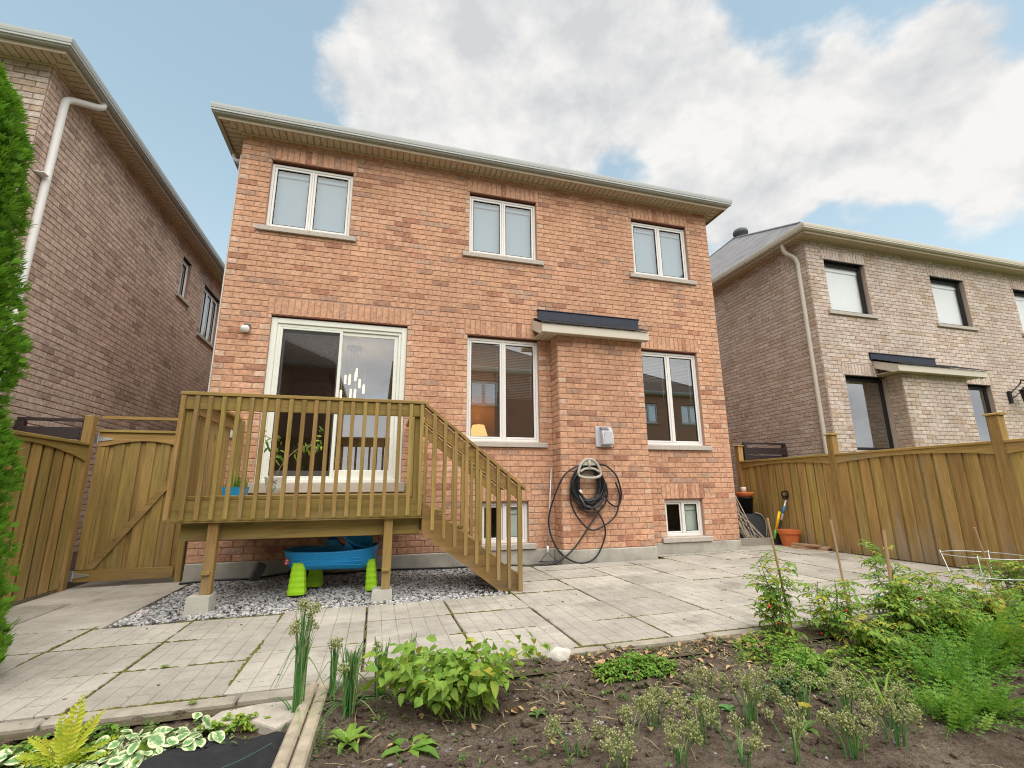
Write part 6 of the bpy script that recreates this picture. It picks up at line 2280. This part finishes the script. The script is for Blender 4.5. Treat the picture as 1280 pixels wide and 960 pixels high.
herb_patch('ground_cover', -1.33, -4.27, .22, .06, .10, 90, 'loose green weeds along the kerb behind the fern', 'weed', 'leaf_green', .035, (.2, .7))
rosette('leafy_weed', -.93, -4.52, 4, .11, .10, 'broad round bright green leaves on top of the variegated plants', 'plant', 'leaf_green', (.65, .8), (1.0, 1.9))
rosette('leafy_weed', -.70, -4.46, 5, .10, .09, 'broad green leaves at the left tip of the black cloth', 'plant', 'leaf_green', (.65, .8), (.1, .5))
herb_patch('ground_cover', -1.62, -4.36, .24, .10, .08, 120, 'low green weeds between the kerb and the left variegated plant', 'weed', 'leaf_green', .04, (.4, .75))
herb_patch('ground_cover', -.62, -4.33, .17, .05, .07, 70, 'trailing green leaves in front of the flagstone', 'weed', 'leaf_green', .04, (.55, .9))
ferny('weed', -1.05, -4.30, 14, .10, .09, 'wispy green weed against the kerb behind the fern', 'weed', 'leaf_weed', .018, 7, (.2, .8))
# sprouts in the paving joints
for (x, y, lab) in ((-1.28, -3.42, 'tiny sprout in the paving joint left of the tall onions'), (-.42, -2.79, 'tiny sprout in the paving joint before the gravel'), (-.9, -4.1, 'tiny yellow sprout at the kerb joint')):
    T = thing('sprout', lab, 'weed', (x, y, gz(x)))
    m = MB()
    for k in range(7):
        a = k * 2.4; m.leaf(Vector((x, y, gz(x))), Vector((math.cos(a), math.sin(a), .7)), Vector((0, 0, 1)), .035, .014, .8, .3)
    m.build('leaves', 'leaf_weed', T, kind='stuff')


def bed_things():
    # flagstone, black cloth, timber edging, white rock
    m = MB(); zf = soil_z(-.58, -4.33)
    m.prism([(-.80, -4.30), (-.74, -4.17), (-.55, -4.13), (-.36, -4.13), (-.34, -4.36), (-.42, -4.46), (-.55, -4.34), (-.70, -4.34)], 'z', -1.24, -1.145)
    o = m.build('flagstone', 'flagstone', label='pale flat flagstone against the kerb by the black cloth', cat='flagstone')
    b = o.modifiers.new('bevel', 'BEVEL'); b.width = .012; b.segments = 2
    m = MB()
    nx, ny = 40, 34
    vs = []
    for j in range(ny + 1):
        for i in range(nx + 1):
            u, v = i / nx, j / ny
            x = -.87 + .525 * u - .05 * v * (1 - u); y = -4.49 - .75 * v + .04 * math.sin(u * 5)
            if v < .15: x = x + (.10 if u < .3 else 0) * (1 - v / .15)
            w = Vector((x * 5, y * 5, 4))
            z = -1.150 + .055 * mnoise.noise(w * .7) + .022 * mnoise.noise(w * 2.1) + .025 * math.exp(-((u - .9) / .08) ** 2)
            vs.append((x, y, z))
    m.add(vs, [(j * (nx + 1) + i, (j + 1) * (nx + 1) + i, (j + 1) * (nx + 1) + i + 1, j * (nx + 1) + i + 1) for j in range(ny) for i in range(nx)])
    o = m.build('landscape_cloth', 'cloth_black', smooth=True, label='crumpled black landscape cloth along the timber edging', cat='landscape cloth')
    o.modifiers.new('thick', 'SOLIDIFY').thickness = .004
    m = MB(); m.tube(spline([(-.62, -4.90, -1.105), (-.5, -4.84, -1.10), (-.38, -4.78, -1.075)], 6), .0009, 5); m.build('cloth_thread', 'print_teal', o)
    T = thing('timber_edging', 'weathered pale timber edging running forward from the kerb', 'garden edging', (-.28, -4.9, -1.25))
    for x0, x1, zt in ((-.335, -.275, -1.108), (-.268, -.205, -1.118)):
        m = MB(Matrix.Translation((0, -4.0, 0)) @ Matrix.Rotation(R(-1.5), 4, 'Z')); m.cbox(x0, x1, -3.4, .0, -1.33, zt, .01); m.build('edging_board', 'timber_edge', T)
    m = MB(); zr = soil_z(1.23, -4.24); m.blob((1.26, -4.03, -1.115), .085, .055, .062, 4, .16, 3)
    m.build('rock', 'white_rock', smooth=True, label='smooth white rock against the kerb in the soil', cat='rock')
    # stakes
    for (x, y, zb, dx, dy, zt, lab) in ((4.72, -2.45, -1.11, -.05, 0, -.37, 'thin wooden stake farthest left, standing by the terracotta pot side'),):
        pass
    SP = [((3.20, -4.08), (3.08, -4.08), -.245, 'bamboo stake at the far left of the stake row'),
          ((3.80, -4.08), (3.735, -4.08), -.275, 'bamboo stake second from the left of the row'),
          ((4.12, -4.20), (4.15, -4.20), -.36, 'thickest wooden stake amid the dense tomato plant'),
          ((5.60, -4.10), (5.42, -4.10), -.385, 'wooden stake tilted left inside the wire cage')]
    # the stake feet and heads are taken at the depth of the tomato row
    for (b, t_, zt, lab) in SP:
        m = MB(); p0 = Vector((b[0], b[1], soil_z(*b) - .08)); p1 = Vector((t_[0], t_[1], zt))
        m.tube([p0, (p0 + p1) / 2, p1], [.0095, .009, .009] if 'thick' not in lab else [.0125] * 3, 7)
        m.build('garden_stake', 'stake_wood', label=lab, cat='stake', group='stakes in the tomato row')
    # wire cage
    T = thing('tomato_cage', 'round galvanised wire tomato cage at the right of the bed', 'tomato cage', (5.70, -4.45, -1.2))
    cx_, cy_ = 5.46, -4.10
    for z, r in ((-.63, .30), (-.80, .27), (-.98, .22)):
        m = MB(); m.tube([(cx_ + r * math.cos(a), cy_ + r * math.sin(a), z) for a in np.linspace(0, 2 * math.pi, 37)], .0042, 6, .5, False); m.build('ring', 'wire', T, smooth=True)
    for k in range(4):
        a = .4 + k * math.pi / 2
        m = MB(); m.tube([(cx_ + .305 * math.cos(a), cy_ + .305 * math.sin(a), -.61), (cx_ + .16 * math.cos(a), cy_ + .16 * math.sin(a), -1.28)], .0042, 6); m.build('leg', 'wire', T, smooth=True)
    # light wire netting between the stakes
    T = thing('wire_netting', 'low thin wire netting along the back of the tomato row', 'wire fence', (4.4, -4.24, -1.2))
    xs = [3.45 + .165 * k for k in range(17)]
    for x in xs:
        m = MB(); m.tube([(x, -4.02, soil_z(x, -4.02) - .03), (x + RP.uniform(-.01, .01), -4.02, -.80)], .0019, 5); m.build('upright_wire', 'wire', T)
    for z in (-.80, -.94, -1.08):
        m = MB(); m.tube([(x, -4.02 + RP.uniform(-.004, .004), z + RP.uniform(-.006, .006)) for x in xs], .0017, 5); m.build('line_wire', 'wire', T)
    for (x, y, z, lab) in ((4.16, -4.05, -.93, 'blue plastic plant clip on the netting left of the thick stake'), (5.30, -4.05, -.98, 'pale blue plant clip low on the wire cage')):
        m = MB(); m.cbox(x - .012, x + .012, y - .012, y + .012, z - .03, z + .03, .004); m.build('plant_clip', 'clip_blue', label=lab, cat='clip')


bed_things()
